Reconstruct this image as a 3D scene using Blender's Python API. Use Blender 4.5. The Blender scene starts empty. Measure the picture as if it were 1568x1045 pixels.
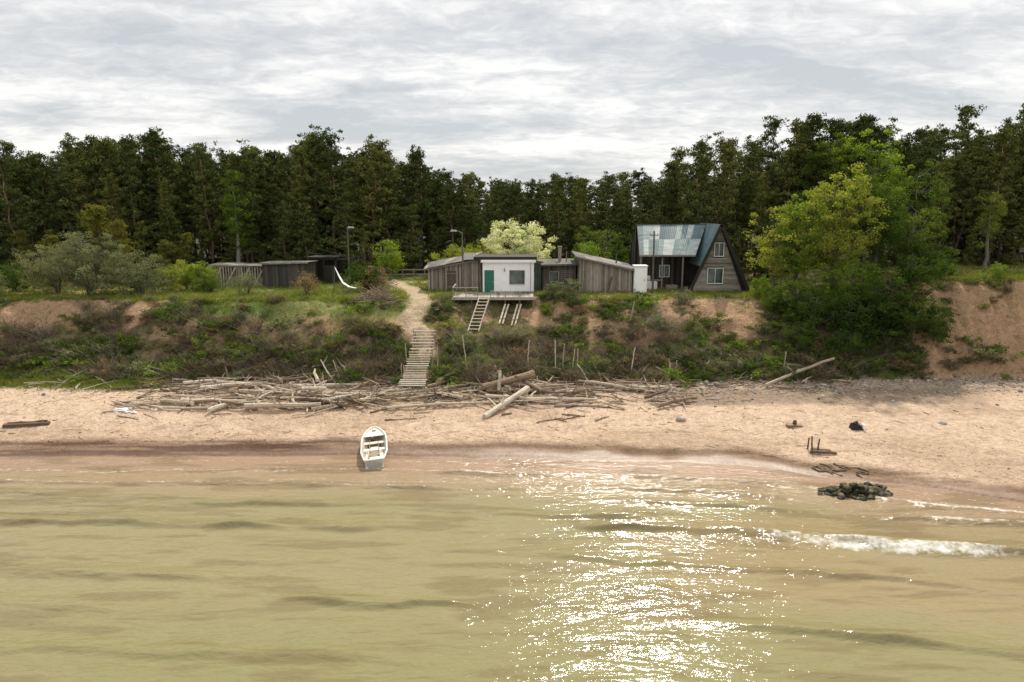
import bpy, math, random
import numpy as np
from mathutils import Vector, Matrix
random.seed(7)
S=bpy.context.scene
COL=S.collection

# ------------------------------------------------------------ noise
_T=np.random.RandomState(5).rand(8,256,256)
def vn(x,y,k=0):
    x=np.asarray(x,float); y=np.asarray(y,float)
    xi=np.floor(x).astype(int); yi=np.floor(y).astype(int)
    fx=x-xi; fy=y-yi; fx=fx*fx*(3-2*fx); fy=fy*fy*(3-2*fy)
    T=_T[k%8]; a=xi&255; b=(xi+1)&255; c=yi&255; d=(yi+1)&255
    return (T[a,c]*(1-fx)+T[b,c]*fx)*(1-fy)+(T[a,d]*(1-fx)+T[b,d]*fx)*fy
def fbm(x,y,o=4,k=0):
    s=0;a=.5;n=0
    x=np.asarray(x,float); y=np.asarray(y,float)
    for i in range(o):
        s=s+a*vn(x+17.3*i,y+9.1*i,k+i); n+=a; a*=.55; x=x*2.03; y=y*2.03
    return s/n
def sm(a,b,x):
    t=np.clip((x-a)/(b-a),0,1); return t*t*(3-2*t)

# ------------------------------------------------------------ terrain
def shore(x):
    return np.interp(x,[-60,-30,-10,0,10,14.5,17,22,25,40,80],[38.3,38.2,38.5,38.0,37.4,36.5,35.0,33.4,31.7,29,26])+.7*(fbm(np.asarray(x)*.3,3.3,3,1)-.5)
def ybase(x): return np.interp(x,[-60,-45,-20,-8,0,10,20,28,36,60],[51.5,51,51,50.3,50.5,51,51.5,51.5,51.8,52])+1.8*(fbm(np.asarray(x)*.25,7.7,3,2)-.5)
def ytop(x): return np.interp(x,[-60,-12,-9,-6,-4.5,2.5,4.5,8,13,20,25,31,40,60],[60.5,60.8,62,62,63.9,63.9,62.4,61.6,61.2,62,60.5,58.5,58,57.5])+1.9*(fbm(np.asarray(x)*.35,2.2,4,3)-.5)
def htop(x): return np.interp(x,[-60,24,33,60],[6.5,6.5,8.4,8.7])
def zh(x,y):
    x=np.asarray(x,float); y=np.asarray(y,float)
    ys=shore(x); yb=ybase(x); yt=ytop(x); ht=htop(x)
    zb=1.45
    tb=np.clip((y-ys)/(yb-ys),0,1)
    beach=zb*tb**.85+.12*(fbm(x*.35,y*.8,3,4)-.5)*sm(0,.25,tb)+.12*(fbm(x*1.6,y*1.6,3,5)-.5)*sm(.1,.3,tb)
    t=np.clip((y-yb)/(yt-yb),0,1)
    g=.6*t+.4*t*t*(3-2*t)
    sc=sm(.42,.6,fbm(x*.25,4.4,3,7))
    tj=t+.10*(fbm(x*.8,y*.3,3,6)-.5)
    g=g*(1-.5*sc)+.5*sc*(.72*t+.28*sm(.80,.92,tj))
    er=sm(28,33,x)
    g=g*(1-er)+er*(1-(1-t)**1.5)
    env=4*t*(1-t)
    bump=(fbm(x*.45,y*.35,4,1)-.5)*1.7*env+(fbm(x*1.3,y*.8,3,2)-.5)*.75*np.sqrt(env)
    gul=-np.abs(fbm(x*.5,y*.12,3,5)-.5)*3.2*env*er-np.abs(fbm(x*1.3,y*.5,3,1)-.5)*1.4*env*er
    z=beach+(ht-zb)*g+bump+gul
    z=z+np.where(t>=1,.22*(fbm(x*.25,y*.25,3,2)-.5),0)*sm(0,2,y-yt)
    z=np.where(y<ys,-(ys-y)*.07,z)
    return np.maximum(z,-3.0)
def zf(x,y): return float(zh(x,y))
PATH=np.array([(-7.0,54.3),(-7.6,56.2),(-8.6,58),(-8.1,60.5),(-8.6,63),(-9.6,67),(-11.5,72),(-13.5,77),(-16,83)])
STAIR=np.array([(-7.25,48.9),(-7.2,50.5),(-7.0,52.2),(-6.95,54.3)])
def pdist(x,y,P):
    d=np.full(np.shape(x),1e9)
    for i in range(len(P)-1):
        a=P[i]; b=P[i+1]; ab=b-a
        t=np.clip(((x-a[0])*ab[0]+(y-a[1])*ab[1])/(ab@ab),0,1)
        d=np.minimum(d,np.hypot(x-a[0]-t*ab[0],y-a[1]-t*ab[1]))
    return d
def lerp(a,b,t): return a*(1-t[...,None])+np.array(b)*t[...,None]

def grid_mesh(name,xs,ys,zfun,mat,attrs):
    X,Y=np.meshgrid(xs,ys); Z=zfun(X,Y)
    nx=len(xs); ny=len(ys)
    V=np.stack([X,Y,Z],-1).reshape(-1,3)
    i=np.arange(nx*ny).reshape(ny,nx)
    F=np.stack([i[:-1,:-1],i[:-1,1:],i[1:,1:],i[1:,:-1]],-1).reshape(-1,4)
    me=npmesh(name,V,F,smooth=True)
    for an,fn in attrs.items():
        val=fn(X,Y,Z)
        if val.ndim==3:
            a=me.attributes.new(an,'FLOAT_COLOR','POINT'); c=np.ones((nx*ny,4),np.float32); c[:,:3]=val.reshape(-1,3); a.data.foreach_set('color',c.ravel())
        else:
            a=me.attributes.new(an,'FLOAT','POINT'); a.data.foreach_set('value',val.astype(np.float32).ravel())
    me.materials.append(mat)
    o=bpy.data.objects.new(name,me); COL.objects.link(o); return o
def npmesh(name,V,F,smooth=False,tint=None,midx=None):
    me=bpy.data.meshes.new(name)
    V=np.asarray(V,np.float32); F=np.asarray(F,np.int32); k=F.shape[1]
    me.vertices.add(len(V)); me.vertices.foreach_set('co',V.ravel())
    me.loops.add(F.size); me.loops.foreach_set('vertex_index',F.ravel())
    me.polygons.add(len(F)); me.polygons.foreach_set('loop_start',np.arange(len(F),dtype=np.int32)*k)
    me.polygons.foreach_set('loop_total',np.full(len(F),k,np.int32))
    if smooth: me.polygons.foreach_set('use_smooth',np.ones(len(F),bool))
    if midx is not None: me.polygons.foreach_set('material_index',np.asarray(midx,np.int32))
    me.update(calc_edges=True)
    if tint is not None:
        a=me.attributes.new('tint','FLOAT','FACE'); a.data.foreach_set('value',np.asarray(tint,np.float32))
    return me
def obj(name,me,mats=(),parent=None,loc=(0,0,0)):
    for m in mats: me.materials.append(m)
    o=bpy.data.objects.new(name,me); COL.objects.link(o); o.location=loc
    if parent: o.parent=parent
    return o
def empty(name,loc=(0,0,0)):
    o=bpy.data.objects.new(name,None); COL.objects.link(o); o.location=loc; return o

# ------------------------------------------------------------ materials
def mk(name):
    m=bpy.data.materials.new(name); m.use_nodes=True; nt=m.node_tree; nt.nodes.clear()
    out=nt.nodes.new('ShaderNodeOutputMaterial'); return m,nt,out
def N(nt,t,**k):
    n=nt.nodes.new(t)
    for a,b in k.items(): setattr(n,a,b)
    return n
def ramp(nt,pts):
    r=nt.nodes.new('ShaderNodeValToRGB'); e=r.color_ramp.elements
    while len(e)<len(pts): e.new(.5)
    for q,(p,c) in zip(e,pts): q.position=p; q.color=(*c,1) if len(c)==3 else c
    return r
def mixc(nt,mode='MIX',fac=.5):
    n=nt.nodes.new('ShaderNodeMix'); n.data_type='RGBA'; n.blend_type=mode; n.inputs[0].default_value=fac; return n
def tintmat(name,pts,rough=.8,nscale=(6,6,6),namt=.35,bump=.15,spec=.3,metal=0,detail=5):
    m,nt,out=mk(name); L=nt.links
    at=N(nt,'ShaderNodeAttribute',attribute_name='tint'); r=ramp(nt,pts); L.new(at.outputs['Fac'],r.inputs[0])
    tc=N(nt,'ShaderNodeTexCoord'); mp=N(nt,'ShaderNodeMapping'); mp.inputs['Scale'].default_value=nscale
    L.new(tc.outputs['Object'],mp.inputs[0]); no=N(nt,'ShaderNodeTexNoise'); no.inputs['Scale'].default_value=1; no.inputs['Detail'].default_value=detail
    L.new(mp.outputs[0],no.inputs['Vector'])
    r2=ramp(nt,[(.25,(1-namt,)*3),(.75,(1+namt*.6,)*3)]); L.new(no.outputs[0],r2.inputs[0])
    mx=mixc(nt,'MULTIPLY',1); L.new(r.outputs[0],mx.inputs[6]); L.new(r2.outputs[0],mx.inputs[7])
    b=N(nt,'ShaderNodeBsdfPrincipled'); b.inputs['Roughness'].default_value=rough; b.inputs['Specular IOR Level'].default_value=spec; b.inputs['Metallic'].default_value=metal
    L.new(mx.outputs[2],b.inputs['Base Color'])
    bp=N(nt,'ShaderNodeBump'); bp.inputs['Strength'].default_value=bump; bp.inputs['Distance'].default_value=.05
    L.new(no.outputs[0],bp.inputs['Height']); L.new(bp.outputs[0],b.inputs['Normal'])
    L.new(b.outputs[0],out.inputs[0]); return m
def foliage(name,ca,cb,trans=.35,ov=.35):
    m,nt,out=mk(name); L=nt.links
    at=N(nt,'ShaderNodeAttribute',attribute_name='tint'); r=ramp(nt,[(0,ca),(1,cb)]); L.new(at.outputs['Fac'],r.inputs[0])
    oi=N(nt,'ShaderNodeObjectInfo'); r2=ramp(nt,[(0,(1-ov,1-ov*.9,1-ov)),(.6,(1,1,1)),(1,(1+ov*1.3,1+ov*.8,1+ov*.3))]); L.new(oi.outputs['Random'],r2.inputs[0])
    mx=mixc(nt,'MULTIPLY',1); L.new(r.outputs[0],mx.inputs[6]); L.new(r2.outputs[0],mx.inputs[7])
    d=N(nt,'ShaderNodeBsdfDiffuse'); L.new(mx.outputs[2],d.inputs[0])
    if trans<=0: L.new(d.outputs[0],out.inputs[0]); return m
    t=N(nt,'ShaderNodeBsdfTranslucent')
    tm=mixc(nt,'MULTIPLY',1); L.new(mx.outputs[2],tm.inputs[6]); tm.inputs[7].default_value=(1.6,1.55,.7,1)
    L.new(tm.outputs[2],t.inputs[0])
    ms=N(nt,'ShaderNodeMixShader'); ms.inputs[0].default_value=trans; L.new(d.outputs[0],ms.inputs[1]); L.new(t.outputs[0],ms.inputs[2])
    L.new(ms.outputs[0],out.inputs[0]); return m

M_wood=tintmat('weathered_wood',[(0,(.07,.06,.048)),(.5,(.21,.18,.145)),(1,(.42,.37,.31))],nscale=(9,9,1.6))
M_wood_h=tintmat('weathered_siding',[(0,(.13,.115,.095)),(.5,(.25,.225,.19)),(1,(.40,.36,.31))],nscale=(1.6,9,9))
M_dark=tintmat('tarred_boards',[(0,(.02,.018,.016)),(.5,(.055,.05,.042)),(1,(.13,.115,.09))],nscale=(9,9,1.5))
M_drift=tintmat('driftwood_bleached',[(0,(.10,.065,.04)),(.35,(.27,.195,.125)),(.8,(.50,.41,.30)),(1,(.62,.55,.44))],nscale=(5,14,14),namt=.5,bump=.3)
M_white=tintmat('white_painted_board',[(0,(.76,.76,.74)),(1,(.92,.92,.91))],nscale=(2,2,3),namt=.06,bump=.03,rough=.6)
M_boat=tintmat('boat_fibreglass',[(0,(.30,.24,.15)),(.5,(.60,.54,.42)),(1,(.86,.84,.77))],nscale=(5,5,5),namt=.16,bump=.03,rough=.4,spec=.5)
M_green=tintmat('teal_door_paint',[(0,(.03,.14,.11)),(1,(.05,.21,.16))],namt=.2,rough=.5)
M_dgreen=tintmat('dark_green_paint',[(0,(.03,.045,.035)),(1,(.06,.08,.06))],namt=.25,rough=.6)
M_metal=tintmat('roof_sheet',[(0,(.06,.11,.12)),(.35,(.14,.20,.21)),(.7,(.29,.35,.34)),(1,(.50,.53,.50))],nscale=(1.2,4,4),namt=.35,rough=.5,spec=.4)
M_felt=tintmat('light_roof_sheet',[(0,(.09,.085,.075)),(1,(.32,.295,.26))],nscale=(2,2,2),namt=.4,rough=.75,spec=.15)
M_grey=tintmat('galvanised_steel',[(0,(.2,.2,.2)),(1,(.42,.42,.42))],namt=.15,rough=.5)
M_brick=tintmat('old_brick',[(0,(.22,.15,.11)),(1,(.34,.28,.22))],namt=.3)
M_rock=tintmat('beach_stone',[(0,(.14,.12,.10)),(.5,(.30,.25,.20)),(1,(.50,.44,.37))],nscale=(7,7,7),namt=.35,bump=.4)
M_mossrock=tintmat('algae_rock',[(0,(.015,.016,.008)),(.6,(.045,.04,.018)),(1,(.17,.14,.08))],nscale=(7,7,7),namt=.5,bump=.5,rough=.6,spec=.15)
M_bark=tintmat('pine_bark',[(0,(.08,.06,.045)),(.5,(.22,.14,.09)),(1,(.42,.24,.13))],nscale=(8,8,3),namt=.4)
M_barkg=tintmat('grey_bark',[(0,(.06,.055,.045)),(1,(.22,.20,.16))],nscale=(8,8,3),namt=.4)
M_twig=tintmat('dry_twigs',[(0,(.10,.08,.055)),(.5,(.22,.175,.12)),(1,(.40,.33,.24))],namt=.2)
M_black=tintmat('black_plastic',[(0,(.01,.01,.01)),(1,(.03,.03,.03))],namt=.2,rough=.5)
m,nt,out=mk('window_glass'); b=N(nt,'ShaderNodeBsdfPrincipled'); b.inputs['Roughness'].default_value=.06
no=N(nt,'ShaderNodeTexNoise'); no.inputs['Scale'].default_value=1.5; rr=ramp(nt,[(.35,(.02,.03,.03)),(.7,(.14,.17,.15))]); nt.links.new(no.outputs[0],rr.inputs[0]); nt.links.new(rr.outputs[0],b.inputs['Base Color'])
nt.links.new(b.outputs[0],out.inputs[0]); M_glass=m

F_pine=foliage('pine_needles',(.036,.060,.021),(.18,.205,.06),0,.42)
F_pine2=foliage('young_pine_needles',(.07,.085,.022),(.20,.20,.05),.25,.2)
F_leaf=foliage('fresh_leaves',(.085,.145,.025),(.25,.34,.06),.45,.15)
F_yell=foliage('yellow_green_leaves',(.14,.175,.035),(.35,.39,.09),.42,.12)
F_olive=foliage('willow_leaves',(.08,.095,.055),(.27,.29,.18),.35,.12)
F_mid=foliage('shrub_leaves',(.035,.065,.016),(.12,.175,.04),.4,.3)
F_blos=foliage('blossom',(.30,.38,.14),(.90,.90,.80),.3,.05)
F_grass=foliage('grass_blades',(.075,.11,.025),(.26,.27,.07),.35,.0)
F_brown=foliage('dry_scrub',(.09,.068,.042),(.30,.235,.14),.2,.35)

# terrain material
m,nt,out=mk('terrain_ground'); L=nt.links
at=N(nt,'ShaderNodeAttribute',attribute_name='col'); aw=N(nt,'ShaderNodeAttribute',attribute_name='wet')
ge=N(nt,'ShaderNodeNewGeometry')
def tn(s,d,r):
    n=N(nt,'ShaderNodeTexNoise'); n.inputs['Scale'].default_value=s; n.inputs['Detail'].default_value=d; n.inputs['Roughness'].default_value=r; L.new(ge.outputs['Position'],n.inputs['Vector']); return n
n1=tn(2.6,9,.7); n2=tn(9,5,.8)
ra=ramp(nt,[(.3,(.70,.69,.68)),(.7,(1.2,1.19,1.17))]); L.new(n1.outputs[0],ra.inputs[0])
rb=ramp(nt,[(.32,(.50,.47,.44)),(.5,(1,1,1)),(.75,(1.18,1.18,1.18))]); L.new(n2.outputs[0],rb.inputs[0])
a1=mixc(nt,'MULTIPLY',1); L.new(at.outputs['Color'],a1.inputs[6]); L.new(ra.outputs[0],a1.inputs[7])
a2=mixc(nt,'MULTIPLY',.85); L.new(a1.outputs[2],a2.inputs[6]); L.new(rb.outputs[0],a2.inputs[7])
b=N(nt,'ShaderNodeBsdfPrincipled'); L.new(a2.outputs[2],b.inputs['Base Color'])
mr=N(nt,'ShaderNodeMapRange'); mr.inputs['To Min'].default_value=.95; mr.inputs['To Max'].default_value=.38; L.new(aw.outputs['Fac'],mr.inputs[0]); L.new(mr.outputs[0],b.inputs['Roughness'])
b.inputs['Specular IOR Level'].default_value=.22
n3=tn(4.2,8,.68)
vo=N(nt,'ShaderNodeTexVoronoi'); vo.inputs['Scale'].default_value=2.6; L.new(ge.outputs['Position'],vo.inputs['Vector'])
vr=N(nt,'ShaderNodeMapRange'); vr.inputs['From Min'].default_value=.05; vr.inputs['From Max'].default_value=.3; vr.inputs['To Max'].default_value=.4; L.new(vo.outputs['Distance'],vr.inputs[0])
hs=N(nt,'ShaderNodeMath',operation='ADD'); L.new(n3.outputs[0],hs.inputs[0]); L.new(vr.outputs[0],hs.inputs[1])
bp=N(nt,'ShaderNodeBump'); bp.inputs['Distance'].default_value=.2
mb_=N(nt,'ShaderNodeMapRange'); mb_.inputs['To Min'].default_value=.95; mb_.inputs['To Max'].default_value=.12; L.new(aw.outputs['Fac'],mb_.inputs[0]); L.new(mb_.outputs[0],bp.inputs['Strength'])
L.new(hs.outputs[0],bp.inputs['Height']); L.new(bp.outputs[0],b.inputs['Normal']); L.new(b.outputs[0],out.inputs[0]); M_ter=m

def tcol(X,Y,Z):
    ys=shore(X); yb=ybase(X); yt=ytop(X); t=(Y-yb)/(yt-yb)
    n=fbm(X*.5,Y*.5,4,0); nf=fbm(X*1.7,Y*1.7,3,3); nl=fbm(X*.12,Y*.2,3,5)
    C=np.zeros(X.shape+(3,))+np.array((.62,.465,.335))
    C=lerp(C,(.50,.36,.25),sm(.42,.62,nl)*.85)
    C=lerp(C,(.41,.30,.21),sm(.54,.72,nf)*.45)
    g=sm(0,1,(Y-(yb-np.interp(X,[-60,0,8,20,40],[1.5,2.5,4,4.8,4])))/1.6)*(.4+.6*sm(.35,.6,nf))
    C=lerp(C,(.30,.23,.17),g*.85)
    d=sm(7,13,X)*(1-sm(30,36,X))*sm(45.6,46.8,Y+2.2*(n-.5))*(1-sm(48.6,49.8,Y))
    C=lerp(C,(.25,.185,.13),d*.8)
    dp=sm(20,24,X)*np.exp(-((Y-44.5-2*(n-.5))/1.1)**2)*sm(.4,.55,n); C=lerp(C,(.36,.26,.18),dp*.6)
    for k_,o_ in ((1,3.6),(4,2.4),(6,5.2)):
        wl=np.exp(-((Y-ys-o_-1.6*(fbm(X*.2,1.1+k_,3,k_)-.5)*2)/.12)**2)*sm(.45,.6,fbm(X*1.2,Y*2,3,7))
        C=lerp(C,(.22,.15,.10),wl*.6)
    q=(Y-ys)+1.3*(fbm(X*.22,Y*.1,3,2)-.5)*2
    w=1-sm(1.0,2.4,q); C=lerp(C,(.27,.175,.11),w*.92)
    L1=1-.4*sm(-12,-7,X)
    st=sm(.36,.52,fbm(X*.22,Y*2.6,3,4))
    lw=np.exp(-((Y-ys-1.25-.7*(fbm(X*.2,4.1,2,1)-.5))/(1.0-.35*sm(-12,-7,X)))**4)*L1*(.35+.65*st)
    C=lerp(C,(.085,.042,.02),lw*.92)
    ln=np.exp(-((Y-ys-.30-.3*(fbm(X*.5,6.1,3,3)-.5))/.16)**2)
    C=lerp(C,(.11,.06,.035),ln*.85)
    S1=sm(-.06,.04,t)
    slope=lerp(np.zeros(X.shape+(3,))+np.array((.135,.102,.062)),(.08,.10,.03),sm(.44,.60,n))
    slope=lerp(slope,(.26,.19,.115),sm(.50,.66,nf)*.6)
    bare=sm(.52,.60,fbm(X*.28,Y*.5,3,6)+.12*sm(.5,.8,t)-.05)*sm(.3,.6,t)
    bare=np.maximum(bare,sm(30,33,X)*sm(.34,.46,fbm(X*.4,Y*.5,3,4)+.24-.06*(1-t)))
    bare=np.maximum(bare,sm(12,14,X)*(1-sm(21,23,X))*sm(.55,.68,t)*sm(.3,.42,nf))
    bare=np.maximum(bare,(1-sm(-42,-36,X))*sm(.25,.45,t)*sm(.38,.5,n))
    slope=lerp(slope,(.44,.28,.17),bare*.9)
    C=C*(1-S1[...,None])+slope*S1[...,None]
    gs=(1-sm(-27,-22,X))*np.exp(-((Y-yb+.4)/1.1)**2)*sm(.3,.5,nf)
    C=lerp(C,(.08,.15,.025),gs)
    P=sm(.93,1.02,t+.10*(nf-.5))
    pl=lerp(np.zeros(X.shape+(3,))+np.array((.15,.19,.045)),(.36,.30,.15),sm(.42,.60,n+.2*(nf-.5)))
    pl=lerp(pl,(.10,.19,.03),(sm(-34,-30,X)*(1-sm(-14,-10,X)))*.7*sm(.3,.5,nf))
    C=C*(1-P[...,None])+pl*P[...,None]
    gp=sm(-32,-28,X)*(1-sm(-9.5,-8,X))*sm(.6,.8,t)*(1-sm(1,1.1,t)); C=lerp(C,(.15,.23,.045),gp*.7)
    pd=pdist(X,Y,PATH); C=lerp(C,(.52,.41,.28),(1-sm(.5,1.3,pd+.7*(nf-.5)))*.9)
    yard=(sm(4,8,X)*(1-sm(24,27,X))+sm(-12,-9,X)*(1-sm(-8,-6,X)))*sm(61,63,Y)*(1-sm(80,84,Y))
    C=lerp(C,(.40,.31,.18),yard*.5*sm(.35,.6,nf))
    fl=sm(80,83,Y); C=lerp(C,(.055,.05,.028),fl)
    return C
def twet(X,Y,Z):
    ys=shore(X); return np.clip(1-sm(.3,1.6,(Y-ys)+1.1*(fbm(X*.25,Y*.1,3,2)-.5)*2),0,1)
def axis(a,b,n,lo,hi,ng=24):
    mid=np.linspace(a,b,n); st=(b-a)/(n-1)
    l=a-np.geomspace(st*1.5,a-lo,ng)[::-1]; r=b+np.geomspace(st*1.5,hi-b,ng)
    return np.concatenate([l,mid,r])
grid_mesh('terrain_ground',axis(-62,62,560,-2500,2500),axis(28,84,320,-1500,3000),zh,M_ter,{'col':tcol,'wet':twet})

# ------------------------------------------------------------ water
CR=[ # crest polyline, height, width, foam, foam width
 ([(-60,31),(-22,29.6),(-14,29.2),(-7,29.0),(-3,29.2)],.24,.50,0,0),
 ([(0.5,29.3),(6,29.0),(10.6,28.6),(15,27.6),(20,26.8),(30,26.3),(60,25)],.22,.55,.22,.2),
 ([(8.0,28.9),(10.6,28.4),(15,27.4),(20,26.5),(23,26.3)],.12,.60,.42,.9),
 ([(-10,23.3),(-7.7,23.1),(-3.9,22.9),(0,22.6)],.17,.38,0,0),
 ([(5,22.1),(8,21.6),(12,20.7),(17,19.7),(30,18)],.22,.42,0,0),
 ([(-60,35),(-28,34.2),(-15,34.4),(-4,33.8),(3,33.6)],.13,.45,.28,.25),
 ([(-60,36.6),(-28,36.4),(-15,36.3),(-9,36.0)],.10,.4,.30,.2),
 ([(-6,36.0),(2,35.4),(8,34.8),(13,34.4),(20,31.5),(30,30.0)],.15,.45,.34,.35),
 ([(0,34.4),(6,33.6),(12,32.9),(15,32.2)],.14,.4,.30,.3),
 ([(-60,27),(-25,25.6),(-14,25.0),(-9,24.8)],.12,.5,0,0),
 ([(-4,27.3),(3,26.4),(9,25.4),(18,23.9),(40,22)],.13,.5,0,0),
 ([(16,30.6),(24,29.3),(40,28)],.22,.4,.36,.5),
 ([(-20,20.5),(-10,20.2),(-2,19.6)],.10,.5,0,0),
 ([(3,32.2),(10,31.5),(16,30.4)],.17,.45,.25,.3),
 ([(-26,32.4),(-14,31.8),(-2,31.5)],.13,.45,.16,.2),
 ([(-60,33.2),(-34,32.9),(-20,33.1)],.13,.4,.2,.2),
 ([(-3,31.0),(4,30.6),(9,30.2)],.14,.4,.2,.3),
 ([(-30,22.6),(-20,22.9),(-12,22.4)],.09,.45,0,0),
]
def wavef(X,Y):
    Z=np.zeros(X.shape); Fm=np.zeros(X.shape); Rd=np.zeros(X.shape)
    for i,(P,a,w,f,fw) in enumerate(CR):
        P=np.array(P); yc=np.interp(X,P[:,0],P[:,1])+.9*(fbm(X*.22,i*3.3,3,i)-.5)+.30*(fbm(X*1.1,i*5.1,2,i)-.5)
        fade=sm(P[0,0]-.1,P[0,0]+4,X)*(1-sm(P[-1,0]-4,P[-1,0]+.1,X))
        amp=a*fade*(.15+1.4*vn(X*.4,i*7.7,i+2))
        ww=w*(.6+.8*vn(X*.5,i*4.1,i+3))
        d=Y-yc
        Z+=amp*np.where(d>0,np.exp(-(d/ww)**2),np.exp(-(d/(ww*.5))**2))
        Rd=np.maximum(Rd,amp/.3*np.exp(-((d+ww*.35)/(ww*.35))**2))  # mask of near crest faces, for the wave shade painted in wcol
        if f:
            ff=f*fade*(.7+.6*vn(X*.7,i*2.7,i+1)); Fm=np.maximum(Fm,ff*np.where(d>0,np.exp(-(d/(fw*1.3))**2),np.exp(-(d/(fw*.5))**2)))
    Z+=.08*(fbm(X*.35+Y*.08,Y*1.1,3,3)-.5)+.06*(fbm(X*.9+Y*.3,Y*2.8,3,5)-.5)
    sh=shore(X)-Y
    Z*=sm(-.2,3.2,sh)
    return Z,Fm,Rd
def wz(X,Y): return wavef(X,Y)[0]*sm(-200,5,Y)+.012
def wcol(X,Y,Z):
    d=shore(X)-Y; n=fbm(X*.08,Y*.25,4,2); n2=fbm(X*.3+Y*.1,Y*1.7,4,6)
    C=np.zeros(X.shape+(3,))+np.array((.34,.23,.155))
    C=lerp(C,(.31,.23,.14),sm(1,3,d)); C=lerp(C,(.25,.215,.105),sm(2.8,6.5,d+2.5*(n-.5)))
    C=lerp(C,(.215,.195,.085),sm(12,20,d))
    C=lerp(C,(.31,.215,.12),sm(.46,.62,n)*.4); C=lerp(C,(.14,.10,.04),sm(.52,.68,n2)*.45)
    C=lerp(C,(.12,.085,.035),np.clip(wavef(X,Y)[2],0,1)*.35)  # wave shade painted into the water colour on crest faces toward the camera
    return C
def wfoam(X,Y,Z):
    f=wavef(X,Y)[1]
    d=shore(X)-Y
    e=np.exp(-((d-.3-.7*fbm(X*.3,2.2,3,1))/.13)**2)*(.30+.06*sm(-9,-3,X))
    e2=np.exp(-((d-1.5-1.4*fbm(X*.3,8.2,3,4))/.16)**2)*.34
    e3=np.exp(-((d-2.9-1.6*fbm(X*.25,5.2,3,2))/.14)**2)*.32
    return np.maximum.reduce([f,e,e2,e3])
def wchop(X,Y,Z):
    d=shore(X)-Y; g=fbm(X*.14,Y*.3,3,6)
    return np.clip(.50+.62*(1-sm(1.5,6.5,d))+.25*sm(4,12,X)*(1-sm(7,12,d))+.35*(g-.5),.3,1.3)
m,nt,out=mk('sea_water'); L=nt.links
at=N(nt,'ShaderNodeAttribute',attribute_name='col'); af=N(nt,'ShaderNodeAttribute',attribute_name='foam'); ac=N(nt,'ShaderNodeAttribute',attribute_name='chop'); ge=N(nt,'ShaderNodeNewGeometry')
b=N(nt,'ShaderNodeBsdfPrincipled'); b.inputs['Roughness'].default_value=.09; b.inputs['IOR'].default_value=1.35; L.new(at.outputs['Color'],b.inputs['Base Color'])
def wn(sx,sy,det,rot=0):
    mp=N(nt,'ShaderNodeMapping'); mp.inputs['Scale'].default_value=(sx,sy,1); mp.inputs['Rotation'].default_value=(0,0,rot); L.new(ge.outputs['Position'],mp.inputs[0])
    n=N(nt,'ShaderNodeTexNoise'); n.inputs['Scale'].default_value=1; n.inputs['Detail'].default_value=det; n.inputs['Roughness'].default_value=.55; n.inputs['Distortion'].default_value=.4; L.new(mp.outputs[0],n.inputs['Vector']); return n
w1=wn(.8,2.8,2,.12); w2=wn(3.0,7.0,3,-.2)
ad=N(nt,'ShaderNodeMath',operation='MULTIPLY_ADD'); ad.inputs[1].default_value=.42; L.new(w2.outputs[0],ad.inputs[0]); L.new(w1.outputs[0],ad.inputs[2])
hm=N(nt,'ShaderNodeMath',operation='MULTIPLY'); L.new(ad.outputs[0],hm.inputs[0]); L.new(ac.outputs['Fac'],hm.inputs[1])
bp=N(nt,'ShaderNodeBump'); bp.inputs['Strength'].default_value=1; bp.inputs['Distance'].default_value=.135; L.new(hm.outputs[0],bp.inputs['Height']); L.new(bp.outputs[0],b.inputs['Normal'])
fn=N(nt,'ShaderNodeTexNoise'); fn.inputs['Scale'].default_value=2.6; fn.inputs['Detail'].default_value=8; fn.inputs['Roughness'].default_value=.78; L.new(ge.outputs['Position'],fn.inputs['Vector'])
sb=N(nt,'ShaderNodeMath',operation='ADD'); L.new(af.outputs['Fac'],sb.inputs[0]); L.new(fn.outputs[0],sb.inputs[1])
fr=N(nt,'ShaderNodeMapRange'); fr.inputs['From Min'].default_value=.80; fr.inputs['From Max'].default_value=1.10; L.new(sb.outputs[0],fr.inputs[0])
fd=N(nt,'ShaderNodeBsdfDiffuse'); fd.inputs[0].default_value=(.80,.79,.73,1)
ms=N(nt,'ShaderNodeMixShader'); L.new(fr.outputs[0],ms.inputs[0]); L.new(b.outputs[0],ms.inputs[1]); L.new(fd.outputs[0],ms.inputs[2]); L.new(ms.outputs[0],out.inputs[0]); M_wat=m
grid_mesh('water',axis(-45,45,440,-2500,2500,20),np.concatenate([14-np.geomspace(.5,1500,18)[::-1],np.linspace(14,41,400)]),wz,M_wat,{'col':wcol,'foam':wfoam,'chop':wchop})

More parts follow.
